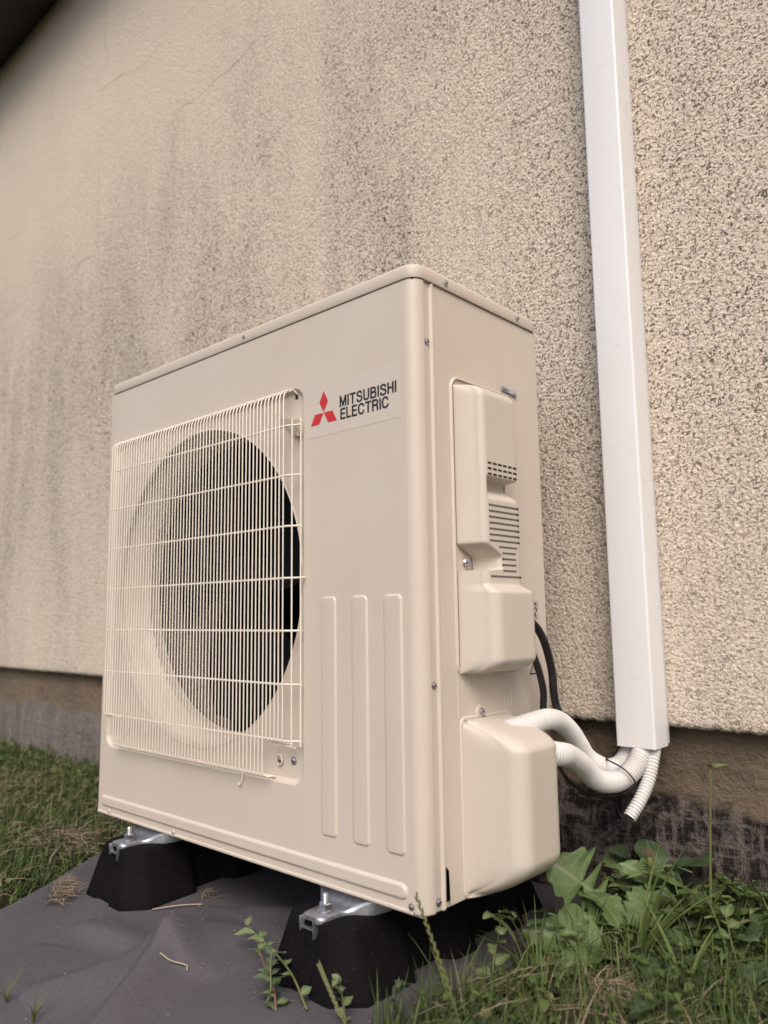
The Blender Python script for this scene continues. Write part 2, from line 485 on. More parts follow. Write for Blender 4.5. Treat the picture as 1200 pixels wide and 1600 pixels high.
obj('fascia_board', bm, M['soffit'], house, 30)
bm = bmesh.new()
v = [bm.verts.new(p) for p in ((-7, -0.38, HZ + 0.165), (4, -0.38, HZ + 0.165), (4, 2.6, HZ + 1.5), (-7, 2.6, HZ + 1.5), (-7, -0.38, HZ + 0.195), (4, -0.38, HZ + 0.195), (4, 2.6, HZ + 1.53), (-7, 2.6, HZ + 1.53))]
for f in ((0, 1, 2, 3), (4, 5, 6, 7), (0, 1, 5, 4), (1, 2, 6, 5), (2, 3, 7, 6), (3, 0, 4, 7)): bm.faces.new([v[i] for i in f])
obj('roof', bm, M['roof'], house, None)

# ------------------------------------------------------------------ ground fabric
EDGE = [(-0.60, -0.62), (-0.70, -0.38), (-0.775, -0.26), (-0.805, -0.20), (-0.86, -0.10), (-0.925, 0.0), (-0.985, 0.095), (-1.04, 0.2), (-1.09, 0.33), (-1.12, 0.515)]
REDGE = [(0.16, -0.62), (0.10, -0.38), (0.03, -0.2), (-0.02, -0.08), (0.0, 0.0), (0.03, 0.10), (0.045, 0.2), (0.05, 0.30), (0.06, 0.42), (0.07, 0.515)]
def lerp_edge(E, y):
    for (xa, ya), (xb, yb) in zip(E, E[1:]):
        if ya <= y <= yb: return xa + (xb - xa) * (y - ya) / (yb - ya)
    return E[0][0] if y < E[0][1] else E[-1][0]
def ridge(x, y, ax, ay, bx, by, w, h):
    ax, ay, bx, by = map(float, (ax, ay, bx, by))
    dx, dy = bx - ax, by - ay; L2 = dx * dx + dy * dy
    t = max(-0.05, min(1.05, ((x - ax) * dx + (y - ay) * dy) / L2))
    sgn = ((x - ax) * dy - (y - ay) * dx) / math.sqrt(L2)
    d = math.hypot(x - ax - t * dx, y - ay - t * dy)
    ww = w if sgn > 0 else w * 2.2
    return h * math.exp(-(d / ww) ** 2) * math.sin(PI * min(1, max(0, (t + 0.05) / 1.1))) ** 0.5
def fabric_h(x, y):
    z = 0.009 * noise.noise(Vector((x * 3.6 + y * 1.5, y * 3.0, 1))) + 0.0025 * noise.noise(Vector((x * 8, y * 8, 5))) + 0.0008 * noise.noise(Vector((x * 30, y * 12, 5)))
    z += ridge(x, y, -0.50, 0.02, -0.26, -0.32, 0.018, 0.028)
    z += ridge(x, y, -0.40, 0.01, -0.44, -0.30, 0.028, 0.020)
    z += ridge(x, y, -0.62, -0.14, -0.30, -0.12, 0.02, 0.016)
    z += ridge(x, y, -0.58, -0.22, -0.48, -0.42, 0.022, 0.012)
    z += ridge(x, y, -0.46, 0.08, -0.30, 0.16, 0.02, 0.010)
    return z
bm = bmesh.new()
NY, NX = 230, 230
fr = []
for j in range(NY + 1):
    y = -0.62 + (0.515 + 0.62) * j / NY
    xl = lerp_edge(EDGE, y) + 0.004 * noise.noise(Vector((0, y * 14, 0))); xr = lerp_edge(REDGE, y)
    row = []
    for i in range(NX + 1):
        u = i / NX; x = xl + (xr - xl) * u
        z = GZ + fabric_h(x, y)
        d = x - xl
        z += 0.020 * math.exp(-((d - 0.045) / 0.032) ** 2) * (0.8 + 0.5 * noise.noise(Vector((3, y * 5, 0))))
        if d < 0.012: z -= 0.010 * (1 - d / 0.012)
        row.append(bm.verts.new((x, y, z)))
    fr.append(row)
for a, b in zip(fr, fr[1:]):
    for i in range(NX): bm.faces.new((a[i], a[i + 1], b[i + 1], b[i]))
fab = obj('ground_fabric', bm, M['fabric'], None, 180)
tag(fab, 'wrinkled grey woven weed fabric laid on the lawn under the heat pump', 'ground fabric')

# ------------------------------------------------------------------ heat pump outdoor unit
W, D, H = 0.856, 0.326, 0.860
unit = thing('heat_pump_unit', 'cream outdoor heat pump unit with wire fan grille standing beside the stucco wall', 'heat pump')
RC = 0.020
def fmap(a, b, d): return (a, -d, b)
P = Panel(fmap)
# main sheet outline: left edge to where the corner roll begins
outer = [(-W + 0.004, 0.006), (-RC, 0.006), (-RC, H), (-W + 0.004, H)]
RX0, RZ0, RX1, RZ1 = -0.832, 0.130, -0.234, 0.750
rec_loops = []
for ins, d in ((0, 0), (0.0012, -0.0004), (0.0030, -0.0018), (0.0062, -0.0056), (0.0080, -0.0068), (0.0095, -0.0070)):
    rec_loops.append((rrect(RX0, RZ0, RX1, RZ1, 0.024, 8, ins), d))
r0, r1 = P.feature(rec_loops)
ribs = []
for xa, xb in ((-0.1942, -0.1615), (-0.1300, -0.0972), (-0.0668, -0.0322)):
    l = [(rrect(xa, 0.0695, xb, 0.4130, 0.0085, 6, ins), d) for ins, d in ((0, 0), (0.0008, 0.0005), (0.0018, 0.0016), (0.0030, 0.0022), (0.0040, 0.0023))]
    a, b = P.feature(l); ribs.append(a); P.fill(b)
l = [(rrect(-0.8400, 0.0150, -0.0300, 0.0370, 0.0105, 8, ins), d) for ins, d in ((0, 0), (0.0012, 0.0008), (0.0028, 0.0024), (0.0042, 0.0031), (0.0052, 0.0033))]
a, b = P.feature(l); ribs.append(a); P.fill(b)
P.fill(P.loop(outer, 0), r0, *ribs)
# bell mouth in the recess floor
N = 96; fl = []
for k, (cxx, czz, r, d) in enumerate(((-0.528, 0.4425, 0.2860, -0.0070), (-0.528, 0.4425, 0.2845, -0.0062), (-0.5265, 0.4425, 0.2825, -0.0058), (-0.525, 0.4425, 0.2805, -0.0080), (-0.5245, 0.4428, 0.2795, -0.0170), (-0.519, 0.4430, 0.2745, -0.0250), (-0.510, 0.4440, 0.2680, -0.0370), (-0.502, 0.4445, 0.2645, -0.0520))):
    fl.append((circ(cxx, czz, r, N), d))
c0, c1 = P.feature(fl)
P.fill(r1, c0)
bm = P.bm
# rolled corner and the flange with its screws on the side
prof = []
for k in range(11):
    a = math.radians(-90 + 90 * k / 10)
    prof.append((-RC + RC * math.cos(a), RC + RC * math.sin(a) - 0.0))
prof = [(x, y) for x, y in prof]
prof += [(-0.0006, RC + 0.0008), (-0.0024, RC + 0.0018), (-0.0026, 0.0345), (-0.0008, 0.0365), (0.0010, 0.0375), (0.0012, 0.0400), (-0.0006, 0.0412), (-0.008, 0.0414)]
zs = [(0.0, 0.006), (0.0005, 0.0025), (0.0022, 0.0006), (0.006, 0.0), (0.12, 0.0), (H, 0.0)]
prev = None
for z, ins in zs:
    row = []
    for x, y in prof:
        n = Vector((x + RC, y - RC, 0)); n = n.normalized() if n.length > 1e-6 else Vector((1, 0, 0))
        if y > RC + 0.0004: n = Vector((1, 0, 0))
        row.append(bm.verts.new((x - n.x * ins, y - n.y * ins, z)))
    if prev:
        for i in range(len(row) - 1): bm.faces.new((prev[i], prev[i + 1], row[i + 1], row[i]))
    prev = row
# bottom hem rolled under and a bright folded ledge
hem = [(0.006, 0.0), (0.0048, 0.0016), (0.0025, 0.0019), (0.0008, 0.0012), (0.0, -0.001), (0.0002, -0.02)]
prev = None
for z, d in hem:
    row = [bm.verts.new((x, -d, z)) for x in (-W + 0.004, -RC)]
    if prev: bm.faces.new((prev[0], prev[1], row[1], row[0]))
    prev = row
# left return
prev = None
for x, y in ((-W + 0.004, 0.0), (-W + 0.0015, 0.001), (-W + 0.0002, 0.0035), (-W, 0.008), (-W, 0.05)):
    row = [bm.verts.new((x, y, z)) for z in (0.003, H)]
    if prev: bm.faces.new((prev[0], row[0], row[1], prev[1]))
    prev = row
obj('front_panel', bm, M['ivory'], unit, 11)

# side, rear and base
bm = bmesh.new()
def quad(bm, *ps): bm.faces.new([bm.verts.new(p) for p in ps])
Ps = Panel(lambda a, b, d: (-0.0015 + d, a, b))
lines = []
# pressed outline of the service panel
l = [(rrect(0.0765, 0.2955, 0.2480, 0.7330, 0.020, 6, i), d) for i, d in ((0, 0), (0.0006, 0.0016), (0.0016, 0.0030), (0.0030, 0.0034), (0.0042, 0.0030), (0.0050, 0.0012), (0.0058, 0.0008))]
a, b = Ps.feature(l); lines.append(a); Ps.fill(b)
Ps.fill(Ps.loop([(0.0525, 0.003), (D - 0.006, 0.003), (D - 0.006, H), (0.046, H), (0.046, 0.052), (0.0505, 0.047)], 0), a)
bm = Ps.bm
prev = None
for y, dx in ((D - 0.006, 0), (D - 0.003, -0.0006), (D - 0.0008, -0.0025), (D, -0.006), (D, -0.03)):
    row = [bm.verts.new((-0.0015 + dx, y, z)) for z in (0.003, H)]
    if prev: bm.faces.new((prev[0], row[0], row[1], prev[1]))
    prev = row
prev = None
for y, dx in ((0.0440, -0.012), (0.0442, -0.002), (0.0450, -0.0004), (0.046, 0)):
    row = [bm.verts.new((-0.0015 + dx, y, z)) for z in (0.052, H)]
    if prev: bm.faces.new((prev[0], row[0], row[1], prev[1]))
    prev = row
quad(bm, (-0.0015, 0.046, 0.003), (-0.0015, D - 0.006, 0.003), (-0.010, D - 0.006, 0.001), (-0.010, 0.046, 0.001))
obj('side_panel', bm, M['ivory'], unit, 16)
bm = bmesh.new()
box(bm, (-W + 0.0005, 0.049, 0.002), (-W + 0.002, D, H - 0.001))
obj('left_side_panel', bm, M['ivory'], unit, None)
bm = bmesh.new()
box(bm, (-W + 0.003, D - 0.004, 0.002), (-0.034, D - 0.002, H - 0.001))
obj('rear_coil', bm, M['inner_dark'], unit, None)
bm = bmesh.new()
box(bm, (-W + 0.006, 0.006, -0.003), (-0.010, D - 0.006, 0.0035), 0.001)
obj('base_pan', bm, M['ivory'], unit, 30)
# partition between fan room and compressor room, dark
bm = bmesh.new()
box(bm, (-0.2295, 0.010, 0.005), (-0.2275, D - 0.005, H - 0.002))
box(bm, (-W + 0.004, 0.055, H - 0.004), (-0.0105, D - 0.008, H - 0.0025))
box(bm, (-0.0120, 0.048, 0.005), (-0.0105, D - 0.008, H - 0.006))
obj('inner_partition', bm, M['inner_dark'], unit, None)
bm = bmesh.new()
box(bm, (-0.0105, 0.0415, 0.004), (-0.0070, 0.0438, 0.050))
obj('seam_strip', bm, M['galv'], unit, None)
bm = bmesh.new()
r = [[bm.verts.new((x, -d, z)) for x, z in circ(-0.502, 0.4445, 0.2647, 72)] for d in (-0.0525, -0.074)]
for i in range(72): bm.faces.new((r[0][i], r[0][(i + 1) % 72], r[1][(i + 1) % 72], r[1][i]))
obj('fan_shroud', bm, M['ivory'], unit, 60)

# lid
bm = bmesh.new()
def lidloop(ins, z):
    return [bm.verts.new((x, y, z)) for x, y in rrect(-W - 0.0022, -0.0022, 0.0024, D + 0.0022, 0.022, 8, ins)]
ls = [lidloop(0.004, H + 0.0012), lidloop(0.0006, H + 0.0010), lidloop(0.0, H + 0.0022), lidloop(0.0, H + 0.0165), lidloop(0.0006, H + 0.0192), lidloop(0.0022, H + 0.0212), lidloop(0.0048, H + 0.0218), lidloop(0.0058, H + 0.0208), lidloop(0.0070, H + 0.0206)]
for a, b in zip(ls, ls[1:]):
    for i in range(len(a)): bm.faces.new((a[i], a[(i + 1) % len(a)], b[(i + 1) % len(a)], b[i]))
bm.faces.new(ls[-1]); bm.faces.new(ls[0][::-1])
obj('top_panel', bm, M['ivory'], unit, 50)
bm = bmesh.new()
box(bm, (-W + 0.003, 0.003, H - 0.0006), (-0.006, D - 0.003, H + 0.0011))
obj('lid_gasket', bm, M['gap'], unit, None)

# fan
fan_c = Vector((-0.502, 0.10, 0.4445))
bm = bmesh.new()
for b in range(3):
    rows = []
    for i in range(13):
        r = 0.045 + (0.250 - 0.045) * i / 12
        row = []
        for j in range(9):
            u = j / 8
            ang = 2 * PI * b / 3 + 0.5 + (u - 0.5) * (1.45 - 0.25 * i / 12) + 0.35 * (i / 12) ** 2
            y = 0.052 * (u - 0.5) * (1.1 - 0.3 * i / 12) + 0.01 * math.sin(PI * u)
            row.append(bm.verts.new(fan_c + Vector((r * math.cos(ang), y, r * math.sin(ang)))))
        rows.append(row)
    for p, q in zip(rows, rows[1:]):
        for j in range(8): bm.faces.new((p[j], p[j + 1], q[j + 1], q[j]))
fan = obj('fan_blades', bm, M['fan_black'], unit, 60)
bm = bmesh.new()
lathe(bm, [(0.052, -0.05), (0.052, 0.02), (0.046, 0.028), (0.018, 0.032), (0.018, 0.040), (0.008, 0.042), (0.008, 0.052), (0, 0.053)], 32, frame(fan_c, (0, -1, 0)))
obj('fan_hub', bm, M['fan_black'], fan, 40)
bm = bmesh.new()
lathe(bm, [(0.010, 0.040), (0.010, 0.050), (0.0, 0.051)], 6, frame(fan_c, (0, -1, 0)))
obj('hub_nut', bm, M['zinc'], fan, 20)

# corner stiffener in the recess top right, hook holes
bm = bmesh.new()
tri = [(-0.300, 0.7100), (-0.2450, 0.6960), (-0.2450, 0.6690), (-0.262, 0.6720)]
v0 = [bm.verts.new((x, 0.0066, z)) for x, z in tri]
v1 = [bm.verts.new((x + 0.0005, -0.0035 if i in (1, 2) else 0.004, z)) for i, (x, z) in enumerate(tri)]
bm.faces.new(v1)
for i in range(4): bm.faces.new((v0[i], v0[(i + 1) % 4], v1[(i + 1) % 4], v1[i]))
obj('corner_bracket', bm, M['ivory'], unit, 20)
for x in (-0.2585, -0.817):
    bm = bmesh.new()
    box(bm, (x - 0.0035, 0.0062, 0.7330), (x + 0.0035, 0.0068, 0.7440), 0.0003)
    obj('hook_hole', bm, M['gap'], unit, None)

# ---- wire guard
grille = bpy.data.objects.new('fan_guard', None); C.objects.link(grille); grille.parent = unit
GY = -0.020
WR = 0.00120
ZH = [0.6850, 0.6045, 0.5240, 0.4430, 0.3620, 0.2810, 0.1975]
XL, XR = -0.8050, -0.2600
nv = 58
def wire_obj(name, pts, r=WR, seg=7, parent=grille):
    bm = bmesh.new(); tube(bm, [Vector(p) for p in pts], r, seg); return obj(name, bm, M['wire'], parent, 60)
def vertical(x, low, bent=False):
    # top end folds back to the top rod, foot folds back to the panel
    z0 = 0.1385 if low else 0.1920
    pts = [(x, 0.0025, 0.7475), (x, -0.004, 0.7478), (x, -0.012, 0.7450), (x, -0.0175, 0.7395), (x, GY, 0.731)]
    pts += [(x, GY, z) for z in (0.60, 0.45, 0.30)]
    pts += [(x, GY, z0 + 0.009), (x + 0.0006, GY + 0.0025, z0 + 0.003), (x + 0.002, GY + 0.009, z0), (x + 0.003, GY + 0.019, z0 - 0.0005)]
    return pts
mesh_cache = {}
for i in range(nv):
    x = XL + (XR - XL) * i / (nv - 1)
    low = 4 <= i <= nv - 6
    if low not in mesh_cache:
        o = wire_obj('vertical_wire', vertical(0, low)); mesh_cache[low] = o.data
        o.location.x = x
    else:
        o = link('vertical_wire', mesh_cache[low], None, grille); o.location.x = x
        o.location.y = random.uniform(-0.0003, 0.0003)
for x, yb in ((XR + 0.0135, -0.0135), (XR + 0.0275, -0.0075)):
    wire_obj('vertical_wire', [(x, yb, 0.6945), (x, yb, 0.55), (x, yb, 0.35), (x, yb, 0.1905)], WR * 1.15)
wire_obj('vertical_wire', [(XR - 0.001, GY + 0.006, 0.1905), (XR + 0.004, GY + 0.012, 0.1880), (XR + 0.012, -0.003, 0.1860)], WR)
for k, z in enumerate(ZH):
    ext = -0.226 if k == 3 else -0.232
    yy = GY + 0.0028
    wire_obj('horizontal_wire', [(XL - 0.0018, yy, z), (-0.6, yy, z), (-0.4, yy, z), (XR, yy, z), (XR + 0.006, yy + 0.0015, z), (XR + 0.014, yy + 0.006, z), (ext, yy + 0.0125, z)], WR * 1.5)
wire_obj('top_rod', [(XL - 0.002, 0.0015, 0.7490), (-0.5, 0.0015, 0.7490), (XR, 0.0015, 0.7480), (XR + 0.004, 0.0040, 0.7420), (XR + 0.004, 0.012, 0.7390)], WR * 1.3)
wire_obj('bottom_rod', [(-0.770, 0.0010, 0.1375), (-0.5, 0.0010, 0.1375), (-0.300, 0.0010, 0.1375)], WR * 1.2)
loop_pts = [(-0.2955, -0.004, 0.186), (-0.2955, 0.001, 0.1760)] + [(-0.2940 + 0.0068 * math.sin(a), 0.0035, 0.1632 + 0.0075 * math.cos(a)) for a in [math.radians(v) for v in range(-20, 250, 30)]]
wire_obj('fixing_loop', loop_pts, WR)
wire_obj('fixing_loop', [(-0.382, 0.001, 0.137), (-0.3785, -0.003, 0.128), (-0.3800, -0.004, 0.118), (-0.3850, -0.004, 0.114), (-0.3885, -0.003, 0.118)], WR * 0.9)

# screws on the cabinet
screw(unit, (-0.2940, 0.0058, 0.1629), (0, -1, 0), 0.0052)
screw(unit, (-0.2630, 0.0062, 0.1652), (0, -1, 0), 0.0048)
for x, z in ((-0.8055, 0.0085), (-0.5770, 0.0085), (-0.0236, 0.0105)): screw(unit, (x, -0.0012, z), (0, -1, 0), 0.0036, mat=M['ivory'] if x < -0.1 else None)
screw(unit, (-0.3886, -0.0024, 0.8705), (0, -1, 0), 0.0032)
for z in (0.7705, 0.2894, 0.0135): screw(unit, (-0.0022, 0.0278, z), (1, 0, 0), 0.0042)
for y in (0.0691, 0.2619): screw(unit, (0.0026, y, 0.8700), (1, 0, 0), 0.0040)

# ---- maker's logo and lettering
DL = 0.0004
logo = bpy.data.objects.new('logo_sticker', None); C.objects.link(logo); logo.parent = unit
bm = bmesh.new()
quad(bm, (-0.2290, -DL * 0.6, 0.6600), (-0.0290, -DL * 0.6, 0.6600), (-0.0290, -DL * 0.6, 0.7420), (-0.2290, -DL * 0.6, 0.7420))
obj('clear_backing', bm, M['film'], logo, None)
cx0, cz0 = -0.1872, 0.6964; s = 0.0180; ww = s * 2 / math.sqrt(3) / 2
def rhomb(ang):
    L = 0.0344; hw = 0.0099
    out = []
    for u, v in ((0.0, 0.0006), (hw, L / 2), (0, L), (-hw, L / 2)):
        out.append((u * math.cos(ang) - v * math.sin(ang), u * math.sin(ang) + v * math.cos(ang)))
    return out
for k in range(3):
    bm = bmesh.new()
    bm.faces.new([bm.verts.new((cx0 + a * 0.985, -DL * 1.6, cz0 + b)) for a, b in rhomb(2 * PI * k / 3)])
    obj('red_diamond', bm, M['red'], logo, None)
def arcpts(pts): return [tuple(v)[:2] for v in catmull([(x, y, 0) for x, y in pts], 5)]
VW, HW = 0.185, 0.150       # stroke widths in units of the capital height
STROKES = {
 'M': [('p', [(.095, 0), (.095, 1)]), ('p', [(.745, 0), (.745, 1)]), ('p', [(.115, 1), (.42, .08)]), ('p', [(.725, 1), (.42, .08)])],
 'I': [('p', [(.095, 0), (.095, 1)])],
 'T': [('p', [(.335, 0), (.335, .9)]), ('p', [(0, .925), (.67, .925)])],
 'H': [('p', [(.095, 0), (.095, 1)]), ('p', [(.585, 0), (.585, 1)]), ('p', [(.15, .52), (.53, .52)])],
 'E': [('p', [(.095, 0), (.095, 1)]), ('p', [(.15, .925), (.60, .925)]), ('p', [(.15, .52), (.56, .52)]), ('p', [(.15, .075), (.62, .075)])],
 'L': [('p', [(.095, 0), (.095, 1)]), ('p', [(.15, .075), (.56, .075)])],
 'S': [('c', [(.585, .70), (.55, .84), (.46, .915), (.34, .93), (.20, .90), (.115, .81), (.115, .70), (.19, .60), (.34, .545), (.50, .48), (.595, .38), (.59, .22), (.50, .11), (.34, .07), (.19, .10), (.10, .20), (.085, .31)])],
 'U': [('p', [(.095, 1), (.095, .30)]), ('c', [(.095, .33), (.115, .19), (.20, .10), (.34, .07), (.48, .10), (.565, .19), (.585, .33)]), ('p', [(.585, .30), (.585, 1)])],
 'B': [('p', [(.095, 0), (.095, 1)]), ('c', [(.15, .925), (.38, .925), (.51, .88), (.55, .74), (.51, .60), (.38, .545)]), ('c', [(.15, .535), (.42, .535), (.56, .47), (.60, .31), (.56, .14), (.42, .075), (.15, .075)])],
 'C': [('c', [(.625, .67), (.57, .83), (.46, .91), (.36, .93), (.21, .88), (.12, .74), (.095, .50), (.12, .26), (.21, .12), (.36, .07), (.48, .09), (.59, .18), (.635, .35)])],
 'R': [('p', [(.095, 0), (.095, 1)]), ('c', [(.15, .925), (.42, .925), (.55, .86), (.59, .72), (.55, .57), (.42, .50), (.15, .50)]), ('c', [(.38, .50), (.52, .44), (.56, .28), (.575, .10), (.62, .0)])],
 '3': [('c', [(.09, .72), (.16, .88), (.32, .93), (.50, .86), (.53, .70), (.44, .57), (.28, .53)]), ('c', [(.28, .53), (.47, .49), (.56, .36), (.55, .18), (.40, .07), (.22, .08), (.09, .20), (.07, .30)])],
 '2': [('c', [(.09, .70), (.16, .87), (.32, .93), (.48, .88), (.54, .72), (.46, .53), (.28, .36), (.12, .20), (.09, .08)]), ('p', [(.07, .075), (.57, .075)])],
}
def letters(text, x0, x1, z0, z1, widths, gap, mapf, mat, parent, name='letter'):
    tot = sum(widths[c] for c in text) + gap * (len(text) - 1)
    x = x0; k = (x1 - x0) / tot; hh = z1 - z0
    nrm = (Vector(mapf(0, 1)) - Vector(mapf(0, 0))).cross(Vector(mapf(1, 0)) - Vector(mapf(0, 0))).normalized()
    for ch in text:
        bm = bmesh.new()
        nat = {'M': .84, 'I': .19, 'T': .67, 'H': .68, 'E': .62, 'L': .56, 'S': .68, 'U': .68, 'B': .69, 'C': .72, 'R': .70}.get(ch, .62)
        sx = widths[ch] * k / nat
        for q, (kind, pts) in enumerate(STROKES[ch]):
            if kind == 'c': pts = arcpts(pts)
            P_ = [Vector((px * sx, pz * hh)) for px, pz in pts]
            L, R = [], []
            for i, p_ in enumerate(P_):
                tg = (P_[min(i + 1, len(P_) - 1)] - P_[max(i - 1, 0)]).normalized()
                w = hh * (VW * abs(tg.y) + HW * abs(tg.x)) / max(0.0001, abs(tg.x) + abs(tg.y)) / 2
                n_ = Vector((-tg.y, tg.x))
                L.append(p_ + n_ * w); R.append(p_ - n_ * w)
            off = -0.00004 * (q + 1)
            lv = [bm.verts.new(Vector(mapf(x + v.x, z0 + v.y)) + nrm * off) for v in L]; rv = [bm.verts.new(Vector(mapf(x + v.x, z0 + v.y)) + nrm * off) for v in R]
            for i in range(len(lv) - 1): bm.faces.new((lv[i], lv[i + 1], rv[i + 1], rv[i]))
        obj(name, bm, mat, parent, None)
        x += widths[ch] * k + gap * k
WD = dict(M=0.80, I=0.19, T=0.66, S=0.68, U=0.68, B=0.68, H=0.68, E=0.60, L=0.56, C=0.72, R=0.70)
fm = lambda a, b: (a, -DL * 1.6, b)
letters('MITSUBISHI', -0.1518, -0.0360, 0.6980, 0.7150, WD, 0.085, fm, M['print'], logo)
letters('ELECTRIC', -0.1505, -0.0512, 0.6785, 0.6955, WD, 0.060, fm, M['print'], logo)

# ---- lofted plastic covers on the side
def loft_cover(name, ts, zs, fn, mat, parent=unit, angle=60):
    bm = bmesh.new(); prev = None
    for z in zs:
        row = [bm.verts.new(fn(t, z)) for t in ts]
        if prev:
            for i in range(len(row) - 1): bm.faces.new((prev[i], prev[i + 1], row[i + 1], row[i]))
        prev = row
    return obj(name, bm, mat, parent, angle)
def sstep(a, b, v):
    t = max(0.0, min(1.0, (v - a) / (b - a))); return t * t * (3 - 2 * t)
def cover_section(y0, y1, X, r_out, flare=0.004, nar=10):
    """polyline from the panel out along the front wall, round, across, round, back"""
    X = max(X, 0.0); r = min(r_out, X * 0.98, (y1 - y0) * 0.45)
    pts = []
    f = min(flare, X * 0.5)
    for k in range(8): pts.append((y0 - 0.002 + (0.002 + f) * (k / 7) ** 1.5 , (X - r) * k / 7))
    ya = y0 + f
    for k in range(1, nar + 1):
        a = math.radians(90 * k / nar)
        pts.append((ya + r - r * math.cos(a), X - r + r * math.sin(a)))
    for k in range(1, 22): pts.append((ya + r + (y1 - f - r - ya - r) * k / 21, X))
    yb = y1 - f
    for k in range(1, nar + 1):
        a = math.radians(90 * k / nar)
        pts.append((yb - r + r * math.sin(a), X - r + r * math.cos(a)))
    for k in range(1, 8): pts.append((yb + (f + 0.002) * (1 - (1 - k / 7) ** 1.5), (X - r) * (1 - k / 7)))
    return pts
def drange(a, b, st): return [a + (b - a) * i / int(round((b - a) / st)) for i in range(int(round((b - a) / st)) + 1)]
# electric cover
def ecX(z):
    up = 0.0435; lo = 0.0590
    X = up + (lo - up) * (1 - sstep(0.4120, 0.4270, z))
    X *= math.sqrt(max(0, 1 - max(0, (0.322 - z) / 0.0225) ** 2)) if z < 0.322 else 1
    if z > 0.697: X *= math.sqrt(max(0, 1 - max(0, (z - 0.697) / 0.0225) ** 2))
    return X
def ecy(z):
    y0 = 0.0850; y1 = 0.1890
    lo = 1 - sstep(0.4120, 0.4270, z)
    y1 += 0.016 * lo
    n = sstep(0.4440, 0.4475, z) * (1 - sstep(0.4620, 0.4850, z))
    return y0 + 0.036 * n, y1
ezs = drange(0.3000, 0.7190, 0.0016)
secs = {}
def ec(t, z):
    if z not in secs:
        y0, y1 = ecy(z); s_ = cover_section(y0, y1, ecX(z), 0.011 + 0.007 * (1 - sstep(0.41, 0.43, z)), 0.006)
        out = []
        for y, x in s_:
            # hand recess across the outer face
            p = sstep(0.0990, 0.1015, y)
            roof = 1 - sstep(0.5755, 0.5800, z)
            floor = sstep(0.5445, 0.5700, z)
            dep = 0.024 * p * roof * floor
            out.append((y, max(0.0, x - dep if x > 0.014 else x)))
        secs[z] = out
    y, x = secs[z][t]
    return (0.0012 + x, y, z)
nsec = len(cover_section(0, 0.1, 0.05, 0.01))
ecov = loft_cover('electric_cover', range(nsec), ezs, ec, M['ivory_plastic'])
# vent slots
bm = bmesh.new()
def slot_row(z, ya, yb, n, h):
    X = 0.0012 + ecX(z)
    for i in range(n):
        a = ya + (yb - ya) * i / n; b = ya + (yb - ya) * (i + 0.74) / n
        vs = box(bm, (X - 0.002, a, z - h / 2), (X + 0.00018, b, z + h / 2))
for z in (0.5985, 0.5905, 0.5825): slot_row(z, 0.1020, 0.1800, 6, 0.0034)
for k in range(7): slot_row(0.5375 - 0.00845 * k, 0.1020, 0.1800, 14, 0.0032)
slot_row(0.5375 - 0.00845 * 7, 0.1250, 0.1720, 9, 0.0030)
for k in range(8, 12): slot_row(0.5375 - 0.00845 * k, 0.1330, 0.1680, 7, 0.0030)
slot_row(0.5375 - 0.00845 * 12, 0.1020, 0.1810, 14, 0.0030)
sl = obj('vent_slots', bm, M['gap'], ecov, None)
sl['kind'] = 'stuff'
screw(ecov, (0.0022, 0.1010, 0.4570), (0.8, -0.6, 0), 0.0046)
# label strip on the cover's top
bm = bmesh.new(); quad(bm, (0.0012, 0.2110, 0.7365), (0.0012, 0.2540, 0.7335), (0.0012, 0.2540, 0.7420), (0.0012, 0.2110, 0.7450))
strip = obj('name_strip', bm, M['label_grey'], unit, None)
bm = bmesh.new(); quad(bm, (0.0016, 0.2112, 0.7366), (0.0016, 0.2538, 0.7336), (0.0016, 0.2538, 0.7350), (0.0016, 0.2112, 0.7380)); obj('blue_line', bm, M['label_blue'], strip, None)
bm = bmesh.new()
for ya, yb, za, zb in ((0.2130, 0.2145, 0.7395, 0.7440), (0.2145, 0.2175, 0.7392, 0.7405), (0.2185, 0.2215, 0.7392, 0.7418), (0.2225, 0.2255, 0.7388, 0.7415), (0.2265, 0.2290, 0.7385, 0.7412), (0.2455, 0.2505, 0.7365, 0.7385)):
    quad(bm, (0.0016, ya, za), (0.0016, yb, za), (0.0016, yb, zb), (0.0016, ya, zb))
obj('small_print', bm, M['print'], strip, None)
# refrigerant label R32
sm = lambda x, dx=0.0: (lambda a, b: (-0.0015 + 0.0004 + dx, a, b))
bm = bmesh.new(); quad(bm, (-0.0012, 0.2655, 0.3760), (-0.0012, 0.2965, 0.3755), (-0.0012, 0.2965, 0.4020), (-0.0012, 0.2655, 0.4020))
rl = obj('refrigerant_label', bm, M['label_pale'], unit, None)
bm = bmesh.new()
for a in ((0.2655, 0.3757, 0.2965, 0.3767), (0.2655, 0.3955, 0.2965, 0.3963), (0.2957, 0.3757, 0.2965, 0.4020), (0.2655, 0.4012, 0.2965, 0.4020), (0.2800, 0.3975, 0.2935, 0.4000)):
    quad(bm, (-0.0009, a[0], a[1]), (-0.0009, a[2], a[1]), (-0.0009, a[2], a[3]), (-0.0009, a[0], a[3]))
obj('label_border', bm, M['print'], rl, None)
letters('R32', 0.2680, 0.2935, 0.3785, 0.3940, {'R': 0.7, '3': 0.62, '2': 0.62}, 0.08, lambda a, b: (-0.0009, a, b), M['print'], rl)
bm = bmesh.new(); quad(bm, (-0.0012, 0.262, 0.286), (-0.0012, 0.300, 0.286), (-0.0012, 0.300, 0.311), (-0.0012, 0.262, 0.311))
tl = obj('warning_label', bm, M['label_pale'], unit, None)
bm = bmesh.new()
